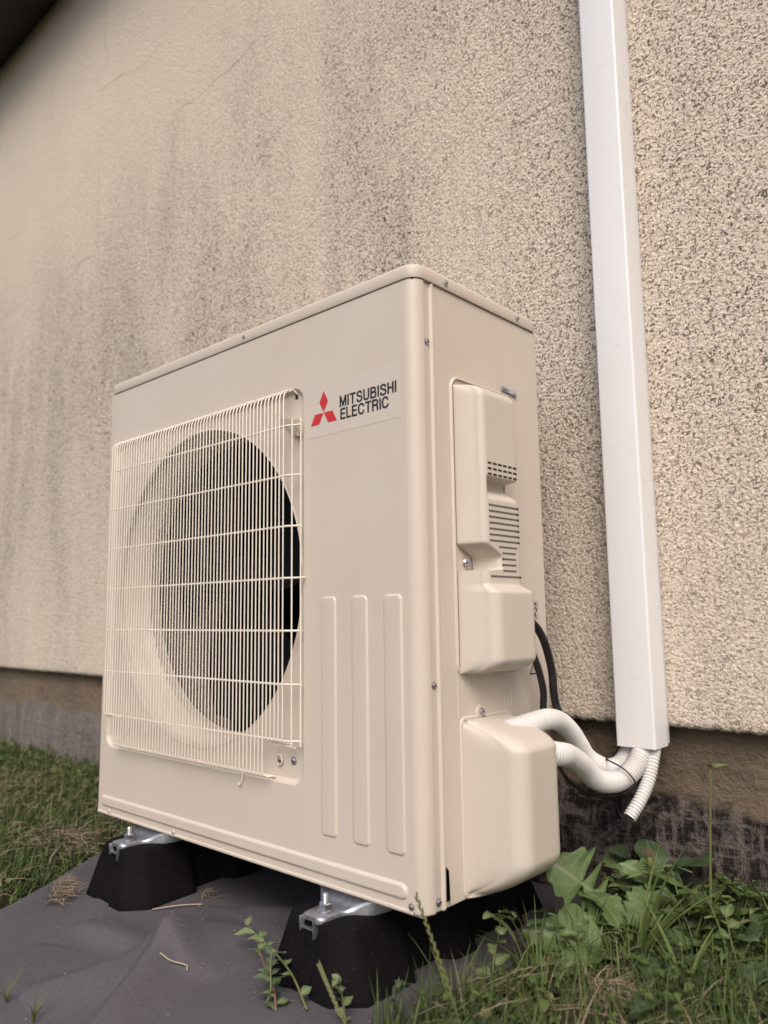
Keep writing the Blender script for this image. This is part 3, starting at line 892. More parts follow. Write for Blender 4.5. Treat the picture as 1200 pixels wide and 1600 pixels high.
to = [(0.2645, 0.2880), (0.2945, 0.2880), (0.2795, 0.3100)]; ti = [(0.2695, 0.2905), (0.2895, 0.2905), (0.2795, 0.3055)]
vo = [bm.verts.new((-0.0009, a, b)) for a, b in to]; vi = [bm.verts.new((-0.0009, a, b)) for a, b in ti]
for i in range(3): bm.faces.new((vo[i], vo[(i + 1) % 3], vi[(i + 1) % 3], vi[i]))
quad(bm, (-0.0009, 0.2785, 0.2955), (-0.0009, 0.2805, 0.2955), (-0.0009, 0.2808, 0.3020), (-0.0009, 0.2782, 0.3020))
quad(bm, (-0.0009, 0.2786, 0.2925), (-0.0009, 0.2804, 0.2925), (-0.0009, 0.2804, 0.2942), (-0.0009, 0.2786, 0.2942))
obj('warning_triangle', bm, M['print'], tl, None)

# valve cover
VO = 0.0900
def vcX(z):
    # underside climbs outward, top falls outward
    if z < 0.0043: return 0.0
    if z < 0.060:
        t = (z - 0.004) / 0.056
        X = VO * (0.10 + 0.90 * math.sin(max(0, min(1, t)) * PI / 2) ** 0.85)
    elif z > 0.198:
        t = (0.2375 - z) / 0.0395
        X = VO * (math.sin(max(0, min(1, t)) * PI / 2) ** 0.80)
    else: X = VO
    return X
vzs = [0.0042, 0.0044, 0.005, 0.006, 0.0075, 0.009, 0.0105] + drange(0.012, 0.060, 0.0022) + drange(0.066, 0.192, 0.009) + drange(0.198, 0.2340, 0.0018) + [0.2352, 0.2362, 0.2369, 0.2373]
vs_ = {}
def vc(t, z):
    if z not in vs_: vs_[z] = cover_section(0.0870, 0.2020, vcX(z), 0.026, 0.004, 14)
    y, x = vs_[z][t]
    return (0.0012 + x, y, z)
vcov = loft_cover('valve_cover', range(len(cover_section(0, 0.1, 0.05, 0.01, 0.004, 14))), vzs, vc, M['ivory_plastic'])
# flat flange of the valve cover with the screw tab
Pv = Panel(lambda a, b, d: (-0.0015 + d, a, b))
l = [(rrect(0.0805, 0.0010, 0.2075, 0.2420, 0.012, 6, i), d) for i, d in ((0, 0.0002), (0.0005, 0.0018), (0.0016, 0.0027), (0.003, 0.0029))]
a, b = Pv.feature(l); Pv.fill(b)
obj('valve_cover_flange', Pv.bm, M['ivory_plastic'], unit, 35)
bm = bmesh.new()
lathe(bm, [(0.0125, 0), (0.0125, 0.0015), (0.0115, 0.0026), (0, 0.0026)], 20, frame((-0.0012, 0.1310, 0.2435), (1, 0, 0)))
obj('screw_tab', bm, M['ivory_plastic'], vcov, 35)
screw(vcov, (0.0014, 0.1305, 0.2455), (1, 0, 0), 0.0046)
# vertical pressed line low on the side panel
bm = bmesh.new()
tube(bm, [Vector((-0.0015, 0.2125, z)) for z in (0.245, 0.27, 0.293)], 0.0011, 8)
tube(bm, [Vector((-0.0015, 0.0795, z)) for z in (0.243, 0.27, 0.294)], 0.0010, 8)
obj('pressed_line', bm, M['ivory'], unit, 60)

# ---- mounting feet of the unit, with bolt, nut, washer
def foot(x):
    f = bpy.data.objects.new('mounting_foot', None); C.objects.link(f); f.parent = unit; f.location = (x, 0, 0)
    bm = bmesh.new()
    # plan outline narrows to a rounded toe; the sheet rises to the pan at the back
    st = [(-0.050, 0.010, -0.0205), (-0.0475, 0.0165, -0.0200), (-0.044, 0.0200, -0.0198), (-0.036, 0.0215, -0.0197), (-0.016, 0.0220, -0.0197), (-0.004, 0.026, -0.0190), (0.004, 0.034, -0.0160), (0.012, 0.046, -0.0080), (0.020, 0.055, -0.0040), (0.050, 0.060, -0.0035)]
    tops, bots = [], []
    for y, hw, z in st:
        xs_ = [-hw, -hw * 0.97, -hw * 0.8, 0, hw * 0.8, hw * 0.97, hw]
        dz = [-0.0050, -0.0015, 0, 0, 0, -0.0015, -0.0050]
        tops.append([bm.verts.new((xx, y, z + d)) for xx, d in zip(xs_, dz)])
    for a, b in zip(tops, tops[1:]):
        for i in range(6): bm.faces.new((a[i], a[i + 1], b[i + 1], b[i]))
    front = [bm.verts.new((v.co.x, v.co.y + 0.0005, -0.0262)) for v in tops[0]]
    for i in range(6): bm.faces.new((front[i], front[i + 1], tops[0][i + 1], tops[0][i]))
    for side in (0, 6):
        low = [bm.verts.new((r_[side].co.x, r_[side].co.y, min(-0.0262, r_[side].co.z - 0.003))) for r_ in tops]
        for i in range(len(tops) - 1): bm.faces.new((tops[i][side], tops[i + 1][side], low[i + 1], low[i]))
    obj('foot_plate', bm, M['galv'], f, 50).name = 'foot_plate'
    bx = (0.002, -0.024)
    bm = bmesh.new(); lathe(bm, [(0.0105, -0.0195), (0.0115, -0.0190), (0.0115, -0.0178), (0.0105, -0.0174), (0, -0.0174)], 24, Matrix.Translation((bx[0], bx[1], 0)))
    obj('washer', bm, M['zinc'], f, 30)
    bm = bmesh.new(); lathe(bm, [(0.0088, -0.0174), (0.0094, -0.0168), (0.0094, -0.0100), (0.0080, -0.0088), (0.0045, -0.0088)], 6, Matrix.Translation((bx[0], bx[1], 0)) @ Matrix.Rotation(0.3, 4, 'Z'))
    obj('nut', bm, M['zinc'], f, 20)
    bm = bmesh.new()
    pr_ = [(0.0046, -0.012)]
    z = -0.0088
    while z < 0.0020: pr_ += [(0.0048, z), (0.0042, z + 0.0007)]; z += 0.0014
    pr_ += [(0.0036, 0.0032), (0, 0.0034)]
    lathe(bm, pr_, 16, Matrix.Translation((bx[0], bx[1], 0)))
    obj('bolt', bm, M['zinc'], f, 40)
    return f
FX = (-0.1640, -0.6900)
for x in FX: foot(x)

# ------------------------------------------------------------------ rubber blocks under the feet
def block(x, label):
    b = thing('rubber_block', label, 'rubber block', (x, 0.0, GZ), 0, 'rubber mounting blocks under the unit')
    hb, ht, h = 0.096, 0.060, 0.0890
    def ring(f, z, grow=0.0):
        # f 0 at bottom, 1 on top; front end chamfered
        hw = hb + (ht - hb) * f + grow; yf = -0.072 + 0.021 * f - grow; yb = 0.430 - 0.03 * f + grow; ch = 0.036 - 0.014 * f
        slope = 0.030 * (1 - f)
        cols = []
        def seg(p, q, n):
            for k in range(n): cols.append((p[0] + (q[0] - p[0]) * k / n, p[1] + (q[1] - p[1]) * k / n))
        seg((-hw, yf + ch), (-hw + ch, yf), 4); seg((-hw + ch, yf), (hw - ch, yf), 16); seg((hw - ch, yf), (hw, yf + ch), 4)
        seg((hw, yf + ch), (hw, yb - ch), 40); seg((hw, yb - ch), (hw - ch, yb), 4); seg((hw - ch, yb), (-hw + ch, yb), 8); seg((-hw + ch, yb), (-hw, yb - ch), 4); seg((-hw, yb - ch), (-hw, yf + ch), 40)
        out = []
        for u, v in cols:
            # groove at the front under the rail, scallops along both flanks
            if v < yf + 0.004 and abs(u + 0.002) < 0.0205: v += 0.014 * (0.35 + 0.65 * f)
            if abs(u) > hw - 0.004:
                for c in (0.105, 0.245, 0.375):
                    if abs(v - c) < 0.045 and f < 0.8: u -= math.copysign(0.026 * (1 - f) * (1 - sstep(0.034, 0.045, abs(v - c))), u)
            out.append((u, v, z))
        return out
    bm = bmesh.new(); prev = None
    lv = [(0.0, -0.020, 0.0), (0.03, 0.004, 0.0), (0.10, 0.010, 0.0)] + [(k / 10, h * k / 10, 0) for k in range(2, 10)] + [(0.97, h - 0.003, 0), (1.0, h, -0.003), (1.02, h + 0.0003, -0.008)]
    for f, z, g_ in lv:
        row = [bm.verts.new(p) for p in ring(f, z, g_)]
        if prev:
            n = len(row)
            for i in range(n): bm.faces.new((prev[i], prev[(i + 1) % n], row[(i + 1) % n], row[i]))
        prev = row
    bm.faces.new(prev)
    obj('block_body', bm, M['rubber'], b, 62)
    # steel rail let into the top, its open end showing at the front
    bm = bmesh.new(); y0 = -0.0500; zt = h + 0.0015; hwc = 0.0145; t_ = 0.0018
    box(bm, (-hwc - 0.008, y0, zt - 0.019), (-hwc - 0.008 + t_, 0.39, zt), 0.0004)
    box(bm, (hwc - 0.008 - t_, y0, zt - 0.025), (hwc - 0.008, 0.39, zt), 0.0004)
    box(bm, (-hwc - 0.008 + t_, y0 + 0.003, zt - 0.016), (hwc - 0.008 - t_, 0.39, zt - 0.014), 0.0002)
    obj('steel_rail', bm, M['galv'], b, 30)
    return b
block(FX[1], 'black rubber mounting block under the far foot, with dry straw against it')
block(FX[0], 'black rubber mounting block under the near foot, weeds growing at its front')

# ------------------------------------------------------------------ duct, pipes, cables
duct = thing('pipe_duct', 'tall white plastic pipe duct fixed upright on the stucco wall', 'pipe duct', (0.087, WY, 0.1635))
DX0, DX1, DYF = -0.0345, 0.0335, -0.062
def duct_section(hw0, hw1, yf, yb, r):
    pts = [(hw0, yb)]
    for k in range(5):
        a = math.radians(180 + 90 * k / 4); pts.append((hw0 + r + r * math.cos(a), yf + r + r * math.sin(a)))
    for k in range(5):
        a = math.radians(270 + 90 * k / 4); pts.append((hw1 - r + r * math.cos(a), yf + r + r * math.sin(a)))
    pts.append((hw1, yb)); return pts
bm = bmesh.new()
so = duct_section(DX0, DX1, DYF, -0.0125, 0.0045); si = duct_section(DX0 + 0.002, DX1 - 0.002, DYF + 0.002, -0.0125, 0.003)
HT = 2.88
rings = [[bm.verts.new((x, y, z)) for x, y in sec] for sec, z in ((si, 0.6), (si, 0.0003), (so, 0.0), (so, 1.2), (so, HT))]
for a, b in zip(rings, rings[1:]):
    for i in range(len(a) - 1): bm.faces.new((a[i], a[i + 1], b[i + 1], b[i]))
obj('duct_cover', bm, M['duct'], duct, 40)
bm = bmesh.new()
box(bm, (DX0 + 0.0013, -0.016, 0.003), (DX1 - 0.0013, -0.0008, HT), 0.0006)
obj('duct_back', bm, M['duct'], duct, 30)

def hose(name, pts, r, pitch, depth, mat, parent=None, seg=26, sub=5, caps=True, sharp=1.0):
    path, L = resample(catmull(pts, 24), pitch / sub)
    bm = bmesh.new()
    def rad(i, n):
        s_ = math.sin(PI * (i % sub) / sub) ** sharp
        return r - depth + depth * s_
    tube(bm, path, rad, seg, caps)
    return obj(name, bm, mat, parent, 180)
P2 = [(0.040, 0.150, 0.1900), (0.062, 0.185, 0.1885), (0.0735, 0.215, 0.1825), (0.065, 0.26, 0.1725), (0.0534, 0.32, 0.1489), (0.0508, 0.36, 0.1241), (0.0606, 0.39, 0.1135), (0.0717, 0.415, 0.1164), (0.0829, 0.432, 0.1303), (0.090, 0.446, 0.1479), (0.0925, 0.455, 0.1651), (0.0935, 0.462, 0.26)]
P1 = [(0.030, 0.150, 0.2180), (0.0420, 0.20, 0.2250), (0.0381, 0.25, 0.2250), (0.0290, 0.3, 0.2150), (0.0240, 0.34, 0.1950), (0.0215, 0.37, 0.1710), (0.0206, 0.392, 0.1501), (0.0281, 0.412, 0.1356), (0.0394, 0.432, 0.1268), (0.0500, 0.450, 0.1300), (0.0590, 0.462, 0.1450), (0.0640, 0.466, 0.1651), (0.066, 0.468, 0.26)]
h = hose('insulated_pipe', P2, 0.0172, 0.0040, 0.0019, M['lag'])
tag(h, 'white ribbed pipe, the front one of the pair curving from valve cover to duct', 'insulated pipe', 'insulated pipes to the duct')
h = hose('insulated_pipe', P1, 0.0158, 0.0040, 0.0019, M['lag'])
tag(h, 'white ribbed insulated pipe arching highest behind the valve cover, partly behind its twin', 'insulated pipe', 'insulated pipes to the duct')
DR = [(0.1050, 0.468, 0.26), (0.1050, 0.468, 0.200), (0.1070, 0.465, 0.1671), (0.1080, 0.455, 0.1471), (0.1045, 0.44, 0.1135), (0.0977, 0.42, 0.0861), (0.0872, 0.402, 0.0615)]
dr = thing('drain_hose', 'white corrugated drain hose hanging open-ended out of the duct', 'drain hose', (0, 0, 0))
o = hose('hose', DR, 0.0108, 0.0054, 0.0020, M['lag'], dr, 26, 6, False, 0.5)
path, L = resample(catmull(DR, 24), 0.004)
bm = bmesh.new(); tube(bm, path[-8:], 0.0080, 20, False); tube(bm, path[-8:-6], 0.0079, 20, True); obj('hose_bore', bm, M['gap'], dr, 60)
bk = lambda L, dx, dy: [(x + dx, min(y + dy, 0.486), z) for x, y, z in L]
CB = [
 ([(0.004, 0.190, 0.380), (0.022, 0.225, 0.376), (0.031, 0.252, 0.350), (0.034, 0.272, 0.300), (0.032, 0.284, 0.245)] + bk(P1[4:], -0.014, 0.017), 0.0062, 'thick black cable, the outer one arching from electric cover down behind the pipes'),
 ([(0.004, 0.190, 0.345), (0.018, 0.215, 0.338), (0.026, 0.236, 0.318), (0.030, 0.252, 0.270), (0.022, 0.268, 0.225)] + bk(P1[4:], -0.025, 0.022), 0.0054, 'thick black cable, the inner one nearer the cover of the two leaving it'),
 ([(0.044, 0.215, 0.190), (0.0475, 0.250, 0.1660), (0.0361, 0.30, 0.1310), (0.0351, 0.36, 0.1000), (0.0525, 0.395, 0.0900), (0.076, 0.425, 0.0960), (0.090, 0.450, 0.125), (0.088, 0.478, 0.170), (0.084, 0.482, 0.26)], 0.0030, 'thin black cable sagging beneath the white pipes'),
]
for pts, r, lb in CB:
    bm = bmesh.new(); tube(bm, catmull(pts, 10), r, 14)
    tag(obj('power_cable', bm, M['black_cable'], None, 180), lb, 'cable', 'black cables at the side of the unit')
# black wire tie round the pipes, with its long tail
bm = bmesh.new()
tp = [(0.0440, 0.418, 0.1450), (0.0560, 0.405, 0.1440), (0.0740, 0.3985, 0.1400), (0.0880, 0.4010, 0.1310), (0.0965, 0.4080, 0.1150), (0.0900, 0.4080, 0.1010), (0.0730, 0.4080, 0.0930), (0.0610, 0.4090, 0.0940), (0.0500, 0.415, 0.1060), (0.0440, 0.425, 0.1250), (0.0440, 0.418, 0.1450)]
tube(bm, catmull(tp, 8), 0.0013, 8)
tube(bm, catmull([(0.0645, 0.4080, 0.0935), (0.0600, 0.415, 0.0800), (0.0600, 0.42, 0.0640), (0.0670, 0.42, 0.0530), (0.0720, 0.42, 0.0500)], 8), 0.0011, 8)
tube(bm, catmull([(0.0850, 0.404, 0.1010), (0.0960, 0.402, 0.1120), (0.1010, 0.40, 0.1160)], 6), 0.0011, 8)
tag(obj('wire_tie', bm, M['black_cable'], None, 180), 'thin black wire tie looped round the white pipes with a loose tail', 'wire tie')

# ------------------------------------------------------------------ vegetation
def blades_mesh(name, base, h, lean, az, w, tint, mat, bend=0.5, seg=3):
    """one mesh of many curved blades (numpy). base (n,3); others (n,)"""
    n = len(h)
    dirx, diry = np.cos(az), np.sin(az); px, py = -diry, dirx
    V = np.zeros((n, 2 * seg + 1, 3)); 
    for k in range(seg + 1):
        t = k / seg
        r = h * np.sin(lean) * (t ** (1 + bend)); z = h * np.cos(lean) * t - h * np.sin(lean) * 0.25 * t * t
        cxx = base[:, 0] + dirx * r; cyy = base[:, 1] + diry * r; czz = base[:, 2] + z
        if k < seg:
            ww = w * (1 - 0.75 * t ** 1.5) / 2
            V[:, 2 * k, 0] = cxx - px * ww; V[:, 2 * k, 1] = cyy - py * ww; V[:, 2 * k, 2] = czz
            V[:, 2 * k + 1, 0] = cxx + px * ww; V[:, 2 * k + 1, 1] = cyy + py * ww; V[:, 2 * k + 1, 2] = czz + w * 0.25
        else:
            V[:, 2 * seg, 0] = cxx; V[:, 2 * seg, 1] = cyy; V[:, 2 * seg, 2] = czz
    nvb = 2 * seg + 1
    off = (np.arange(n) * nvb)[:, None]
    faces_q = np.concatenate([off + np.array([[2 * k, 2 * k + 1, 2 * k + 3, 2 * k + 2]]) for k in range(seg - 1)], axis=0) if seg > 1 else np.zeros((0, 4), int)
    faces_t = off + np.array([[2 * seg - 2, 2 * seg - 1, 2 * seg]])
    me = bpy.data.meshes.new(name)
    me.vertices.add(n * nvb); me.vertices.foreach_set('co', V.reshape(-1))
    loops = np.concatenate([faces_q.reshape(-1), faces_t.reshape(-1)])
    me.loops.add(len(loops)); me.loops.foreach_set('vertex_index', loops.astype(np.int32))
    npoly = len(faces_q) + len(faces_t)
    me.polygons.add(npoly)
    st = np.concatenate([np.arange(len(faces_q)) * 4, len(faces_q) * 4 + np.arange(len(faces_t)) * 3]).astype(np.int32)
    me.polygons.foreach_set('loop_start', st)
    me.update(calc_edges=True)
    at = me.attributes.new('tint', 'FLOAT', 'POINT')
    at.data.foreach_set('value', np.repeat(tint, nvb).astype(np.float32))
    me.shade_smooth()
    return link(name, me, mat)
def gz(x, y): return GZ - 0.014
def edge_np(E, y):
    return np.interp(y, [e[1] for e in E], [e[0] for e in E])
def scatter(n, x0, x1, y0, y1, hm, hs, lean, w, straw, name, label, mask=None):
    x = rng.uniform(x0, x1, n); y = rng.uniform(y0, y1, n)
    keep = (y < WY + 0.028)
    keep &= ~((x > edge_np(EDGE, y) + 0.004) & (x < edge_np(REDGE, y)) & (y > -0.62))
    if mask is not None: keep &= mask(x, y)
    x, y = x[keep], y[keep]; n = len(x)
    h = np.clip(rng.normal(hm, hs, n), hm * 0.3, hm * 2.2)
    le = np.abs(rng.normal(lean, 0.38, n)); le = np.clip(le, 0, 1.45)
    az = rng.uniform(0, 2 * PI, n)
    patch = 0.5 + 0.5 * np.sin(x * 5.1 + 1.3 * np.sin(y * 7)) * np.cos(y * 6.3 + x * 2.2)
    tint = np.clip(rng.normal(0.22 + 0.14 * patch, 0.18, n), 0, 0.66)
    dead = rng.uniform(0, 1, n) < straw * (0.35 + 1.5 * patch ** 2)
    tint = np.where(dead, rng.uniform(0.74, 1.0, n), tint)
    le = np.where(dead, rng.uniform(0.9, 1.45, n), le)
    ww = rng.uniform(0.6, 1.3, n) * w
    base = np.stack([x, y, np.full(n, GZ - 0.016) + rng.uniform(0, 0.012, n) + np.where(dead, rng.uniform(0.0, 0.030, n), 0)], 1)
    o = blades_mesh(name, base, h, le, az, ww, tint, M['grass'])
    tag(o, label, 'grass', None, 'stuff')
    return o
scatter(52000, -2.3, -0.55, -0.9, WY + 0.03, 0.040, 0.016, 0.75, 0.0026, 0.20, 'lawn_grass', 'short mown grass with straw coloured clippings left of the grey fabric')
scatter(26000, -4.6, -2.3, -0.9, WY + 0.03, 0.050, 0.02, 0.7, 0.0042, 0.16, 'far_lawn_grass', 'blurred short grass along the plinth at far left')
scatter(9000, -4.6, 2.2, -3.2, -0.9, 0.05, 0.02, 0.7, 0.006, 0.15, 'near_lawn_grass', 'lawn grass in front of the fabric, nearest the viewer')
scatter(26000, 0.0, 0.85, -0.12, WY + 0.03, 0.064, 0.028, 0.70, 0.0024, 0.20, 'weedy_grass', 'fine green grass mixed with weeds below the pipe duct')
scatter(9000, 0.85, 2.2, -0.9, WY + 0.03, 0.05, 0.02, 0.7, 0.0035, 0.14, 'side_lawn_grass', 'short lawn grass along the wall right of the weeds')
scatter(2500, -0.05, 0.85, -0.9, -0.12, 0.035, 0.012, 0.7, 0.0025, 0.14, 'path_grass', 'low grass beside the right edge of the fabric')

# ---- leaves
def leaf_mesh(name, L, Wd, kind, droop=0.25, fold=0.25, seed=0):
    rs = random.Random(seed)
    n = 54 if kind in ('lobed', 'jagged') else 14
    bm = bmesh.new(); rows = []
    ph = rs.uniform(0, 6)
    for i in range(n + 1):
        t = i / n
        if kind == 'ovate': w = math.sin(PI * min(1, t ** 0.75)) ** 0.8
        elif kind == 'round': w = math.sqrt(max(0, 1 - (2 * (max(t, 0.16) - 0.16) / 0.84 - 1) ** 2)) if t > 0.16 else 0.05
        elif kind == 'lance': w = math.sin(PI * t ** 0.8) ** 0.9
        elif kind == 'lobed':
            w = 0.07
            for cc, A, sg in ((0.20, 0.30, 0.035), (0.34, 0.52, 0.045), (0.50, 0.74, 0.052)):
                w += A * math.exp(-((t - cc) / sg) ** 2)
            if t > 0.60:
                u = (t - 0.60) / 0.40
                w = max(w, (min(1, u / 0.18) ** 0.7) * (1 - max(0, u - 0.12) / 0.88) ** 0.62 * (0.90 + 0.10 * math.sin(u * 19 + ph)))
        else:
            env = math.sin(PI * min(1, t ** 0.70)) ** 0.75
            saw = (t * 7.5 + 0.1 * math.sin(ph + t * 5)) % 1.0
            w = env * (0.66 + 0.34 * saw ** 0.8) if t > 0.12 else 0.06
        hw = max(0.0004, Wd / 2 * w)
        yv = L * t
        row = []
        for c_ in (-1, -0.62, -0.28, 0, 0.28, 0.62, 1):
            sweep = (-0.10 if kind in ('jagged', 'lobed') else 0) * L * abs(c_) * (1 - t)
            zz = -droop * L * t * t + 0.18 * droop * L * t + abs(c_) * hw * fold + 0.085 * Wd * math.sin(t * 9 + c_ * 2.4 + ph) * abs(c_) + 0.05 * L * math.sin(t * 4 + ph) * t
            row.append(bm.verts.new((c_ * hw, yv + sweep * 0.6, zz)))
        rows.append(row)
    for a, b in zip(rows, rows[1:]):
        for i in range(6): bm.faces.new((a[i], a[i + 1], b[i + 1], b[i]))
    me = bpy.data.meshes.new(name); bm.to_mesh(me); bm.free(); me.shade_smooth()
    return me
LM = {}
def leaf(parent, kind, L, Wd, loc, az, pitch, roll=0, droop=0.25, mat='leaf', seed=0, name='leaf'):
    key = (kind, round(L, 3), round(Wd, 3), round(droop, 2), mat, seed)
    if key not in LM:
        LM[key] = leaf_mesh(name, L, Wd, kind, droop, 0.22, seed); LM[key].materials.append(M[mat])
    o = link(name, LM[key], None, parent)
    o.matrix_local = Matrix.Translation(loc) @ Matrix.Rotation(az - PI / 2, 4, 'Z') @ Matrix.Rotation(pitch, 4, 'X') @ Matrix.Rotation(roll, 4, 'Y')
    return o
def stem(parent, pts, r0, r1=None, mat='stem', name='stem'):
    r1 = r1 or r0
    bm = bmesh.new(); path = catmull(pts, 8); tube(bm, path, lambda i, n: r0 + (r1 - r0) * i / max(1, n - 1), 8)
    return obj(name, bm, M[mat], parent, 180)
def d(a): return math.radians(a)

# rosette of lobed leaves
def rosette(name, label, cat, x, y, kind, spec, mat='leaf', group=None):
    spec = [tuple(q) + (None,) * (7 - len(q)) for q in spec]
    p = thing(name, label, cat, (x, y, GZ), 0, group)
    for k, (az, pit, L, Wd, dr_, pet, rl) in enumerate(spec):
        a = d(az); pl = pet; e = d(pit)
        tip = Vector((math.cos(a) * math.cos(e), math.sin(a) * math.cos(e), math.sin(e))) * pl
        if pl > 0.004: stem(p, [(0, 0, 0), tuple(tip * 0.5 + Vector((0, 0, 0.004))), tuple(tip)], 0.0016, 0.0012, name='leaf_stalk')
        leaf(p, kind, L, Wd, tip, a, e * 0.75, rl if rl is not None else random.uniform(-0.35, 0.35), dr_, mat, k % 4)
    return p
# camera looks along (-.67, .73): azimuth 90+42.5; right of picture is azimuth 42
rosette('sow_thistle', 'lobed sow thistle with broad pale green leaves beside the valve cover', 'weed', 0.105, 0.385, 'lobed',
        [(216, 52, 0.125, 0.120, 0.20, 0.050, -0.95), (250, 38, 0.12, 0.070, 0.4, 0.05), (320, 30, 0.10, 0.06, 0.4, 0.04), (70, 35, 0.11, 0.065, 0.4, 0.045), (140, 65, 0.10, 0.06, 0.5, 0.05)])
rosette('sow_thistle', 'jagged sow thistle spreading a wide toothed leaf in front of the lobed one', 'weed', 0.135, 0.290, 'jagged',
        [(222, 28, 0.115, 0.090, 0.25, 0.045, -0.75), (150, 55, 0.105, 0.070, 0.6, 0.05), (255, 30, 0.11, 0.072, 0.4, 0.04), (30, 34, 0.12, 0.07, 0.4, 0.045), (95, 55, 0.11, 0.065, 0.5, 0.05)])
rosette('broad_leaf_weed', 'round-leaved weed standing against the dark plinth under the drain hose', 'weed', 0.090, 0.475, 'round',
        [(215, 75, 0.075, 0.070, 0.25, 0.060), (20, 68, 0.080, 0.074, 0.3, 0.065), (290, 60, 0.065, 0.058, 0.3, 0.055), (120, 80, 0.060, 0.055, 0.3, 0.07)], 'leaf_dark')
rosette('toothed_weed', 'toothed pale leaf clump by the plinth left of the tall bare stalk', 'weed', 0.170, 0.460, 'jagged',
        [(225, 55, 0.095, 0.072, 0.3, 0.07, -0.8), (300, 50, 0.085, 0.055, 0.5, 0.055), (30, 50, 0.09, 0.06, 0.5, 0.05), (250, 75, 0.09, 0.055, 0.6, 0.06)])
rosette('broad_leaf_weed', 'round-leaved weed at the foot of the tall bare stalk', 'weed', 0.225, 0.395, 'round',
        [(230, 62, 0.060, 0.052, 0.25, 0.05), (40, 45, 0.06, 0.055, 0.3, 0.05), (320, 55, 0.055, 0.05, 0.3, 0.045), (150, 70, 0.055, 0.05, 0.3, 0.05), (280, 30, 0.06, 0.05, 0.3, 0.04)], 'leaf_dark')
rosette('dandelion', 'low dandelion rosette in the grass at the lower right corner', 'weed', 0.270, 0.275, 'jagged',
        [(az, 22 + (az * 7) % 25, 0.10, 0.038, 0.4, 0.02) for az in (10, 60, 115, 160, 205, 250, 300, 340)], 'leaf_dark')
rosette('dandelion', 'dandelion rosette between the two grass tufts, nearer the viewer', 'weed', 0.215, 0.200, 'jagged',
        [(az, 20 + (az * 5) % 30, 0.09, 0.036, 0.4, 0.02) for az in (25, 80, 130, 180, 225, 275, 325)], 'leaf_dark')
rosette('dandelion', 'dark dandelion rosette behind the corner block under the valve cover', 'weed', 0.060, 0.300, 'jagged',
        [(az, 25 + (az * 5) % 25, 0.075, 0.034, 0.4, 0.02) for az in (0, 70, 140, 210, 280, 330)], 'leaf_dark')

# tall stalk with dried head
p = thing('seed_stalk', 'tall bare flower stalk with a withered head rising against the plinth', 'weed', (0.2100, 0.3850, GZ))
stem(p, [(0, 0, 0), (0.001, 0.004, 0.08), (0.006, 0.008, 0.18), (0.010, 0.014, 0.2700)], 0.0023, 0.0016)
bm = bmesh.new(); lathe(bm, [(0.0012, 0), (0.0038, 0.004), (0.0042, 0.009), (0.0026, 0.018), (0.0008, 0.024), (0, 0.025)], 12, frame((0.010, 0.014, 0.2695), (0.75, 0.60, 0.12)))
obj('withered_head', bm, M['stem'], p, 60)
bm = bmesh.new()
for k in range(26):
    a = rng.uniform(0, 2 * PI); e = rng.uniform(-0.5, 0.9)
    dv = Vector((math.cos(a) * math.cos(e), math.sin(a) * math.cos(e), math.sin(e))) * rng.uniform(0.006, 0.018)
    b0 = Vector((0.010, 0.014, 0.270)); tube(bm, [b0, b0 + dv * 0.5, b0 + dv], lambda i, n: 0.0007 * (1 - 0.8 * i / n), 5)
obj('dry_bracts', bm, M['straw'], p, 180)

# stem with a brown-green bud
p = thing('budding_thistle', 'upright weed with a brown tipped green bud among the leaves', 'weed', (0.120, 0.395, GZ))
stem(p, [(0, 0, 0), (0.002, 0, 0.04), (-0.002, 0.002, 0.080), (0, 0.0, 0.110)], 0.0026, 0.0020)
bm = bmesh.new(); lathe(bm, [(0.002, 0.0), (0.0048, 0.003), (0.0058, 0.008), (0.0048, 0.014), (0.0038, 0.017), (0.0, 0.019)], 12, Matrix.Translation((0, 0, 0.108)))
obj('bud', bm, M['stem'], p, 60)
bm = bmesh.new()
for k in range(16):
    a = 2 * PI * k / 16; tube(bm, [Vector((0.003 * math.cos(a), 0.003 * math.sin(a), 0.124)), Vector(((0.004 + 0.003 * (k % 3)) * math.cos(a), (0.004 + 0.003 * (k % 3)) * math.sin(a), 0.134 + 0.004 * math.sin(k * 3)))], 0.0006, 4)
obj('bud_tip', bm, M['seed'], p, 60)
for k in range(11): leaf(p, 'lance', 0.018, 0.0045, (0, 0, 0.104 + 0.001 * (k % 4)), k * 2.1, 0.25 + 0.25 * (k % 4), 0, 0.4, 'leaf', k % 3, 'bract')
for k in range(9): leaf(p, 'jagged', 0.035 + 0.01 * (k % 3), 0.014, (0, 0, 0.035 + 0.0085 * k), k * 2.4, 0.5, 0, 0.5, 'leaf', k % 3)

# flowering grass spikes
def spike(x, y, pts, label, mat='stem'):
    p = thing('grass_spike', label, 'grass spike', (x, y, GZ), 0, 'flowering grass stalks')
    path = catmull(pts, 13)
    stem(p, pts, 0.0011, 0.0007)
    bm = bmesh.new(); n = len(path)
    for i in range(int(n * 0.42), n):
        q = path[i]; tdir = (path[min(i + 1, n - 1)] - path[max(0, i - 1)]).normalized()
        side = tdir.cross(Vector((0.67, -0.73, 0))).normalized() * (1 if i % 2 else -1)
        dv = (tdir * 0.95 + side * 0.27).normalized() * 0.0085
        m_ = q + dv
        tube(bm, [q, q + dv * 0.3, q + dv * 0.65, m_], lambda k, nn: (0.0006, 0.0013, 0.0011, 0.0003)[k], 6)
    o = obj('spikelets', bm, M['stem'], p, 60); o['kind'] = 'stuff'
    return p
spike(0.0980, -0.0480, [(0, 0, 0), (-0.010, -0.008, 0.055), (-0.0275, -0.019, 0.115), (-0.0480, -0.028, 0.172)], 'tall green grass spike leaning in front of the unit corner')
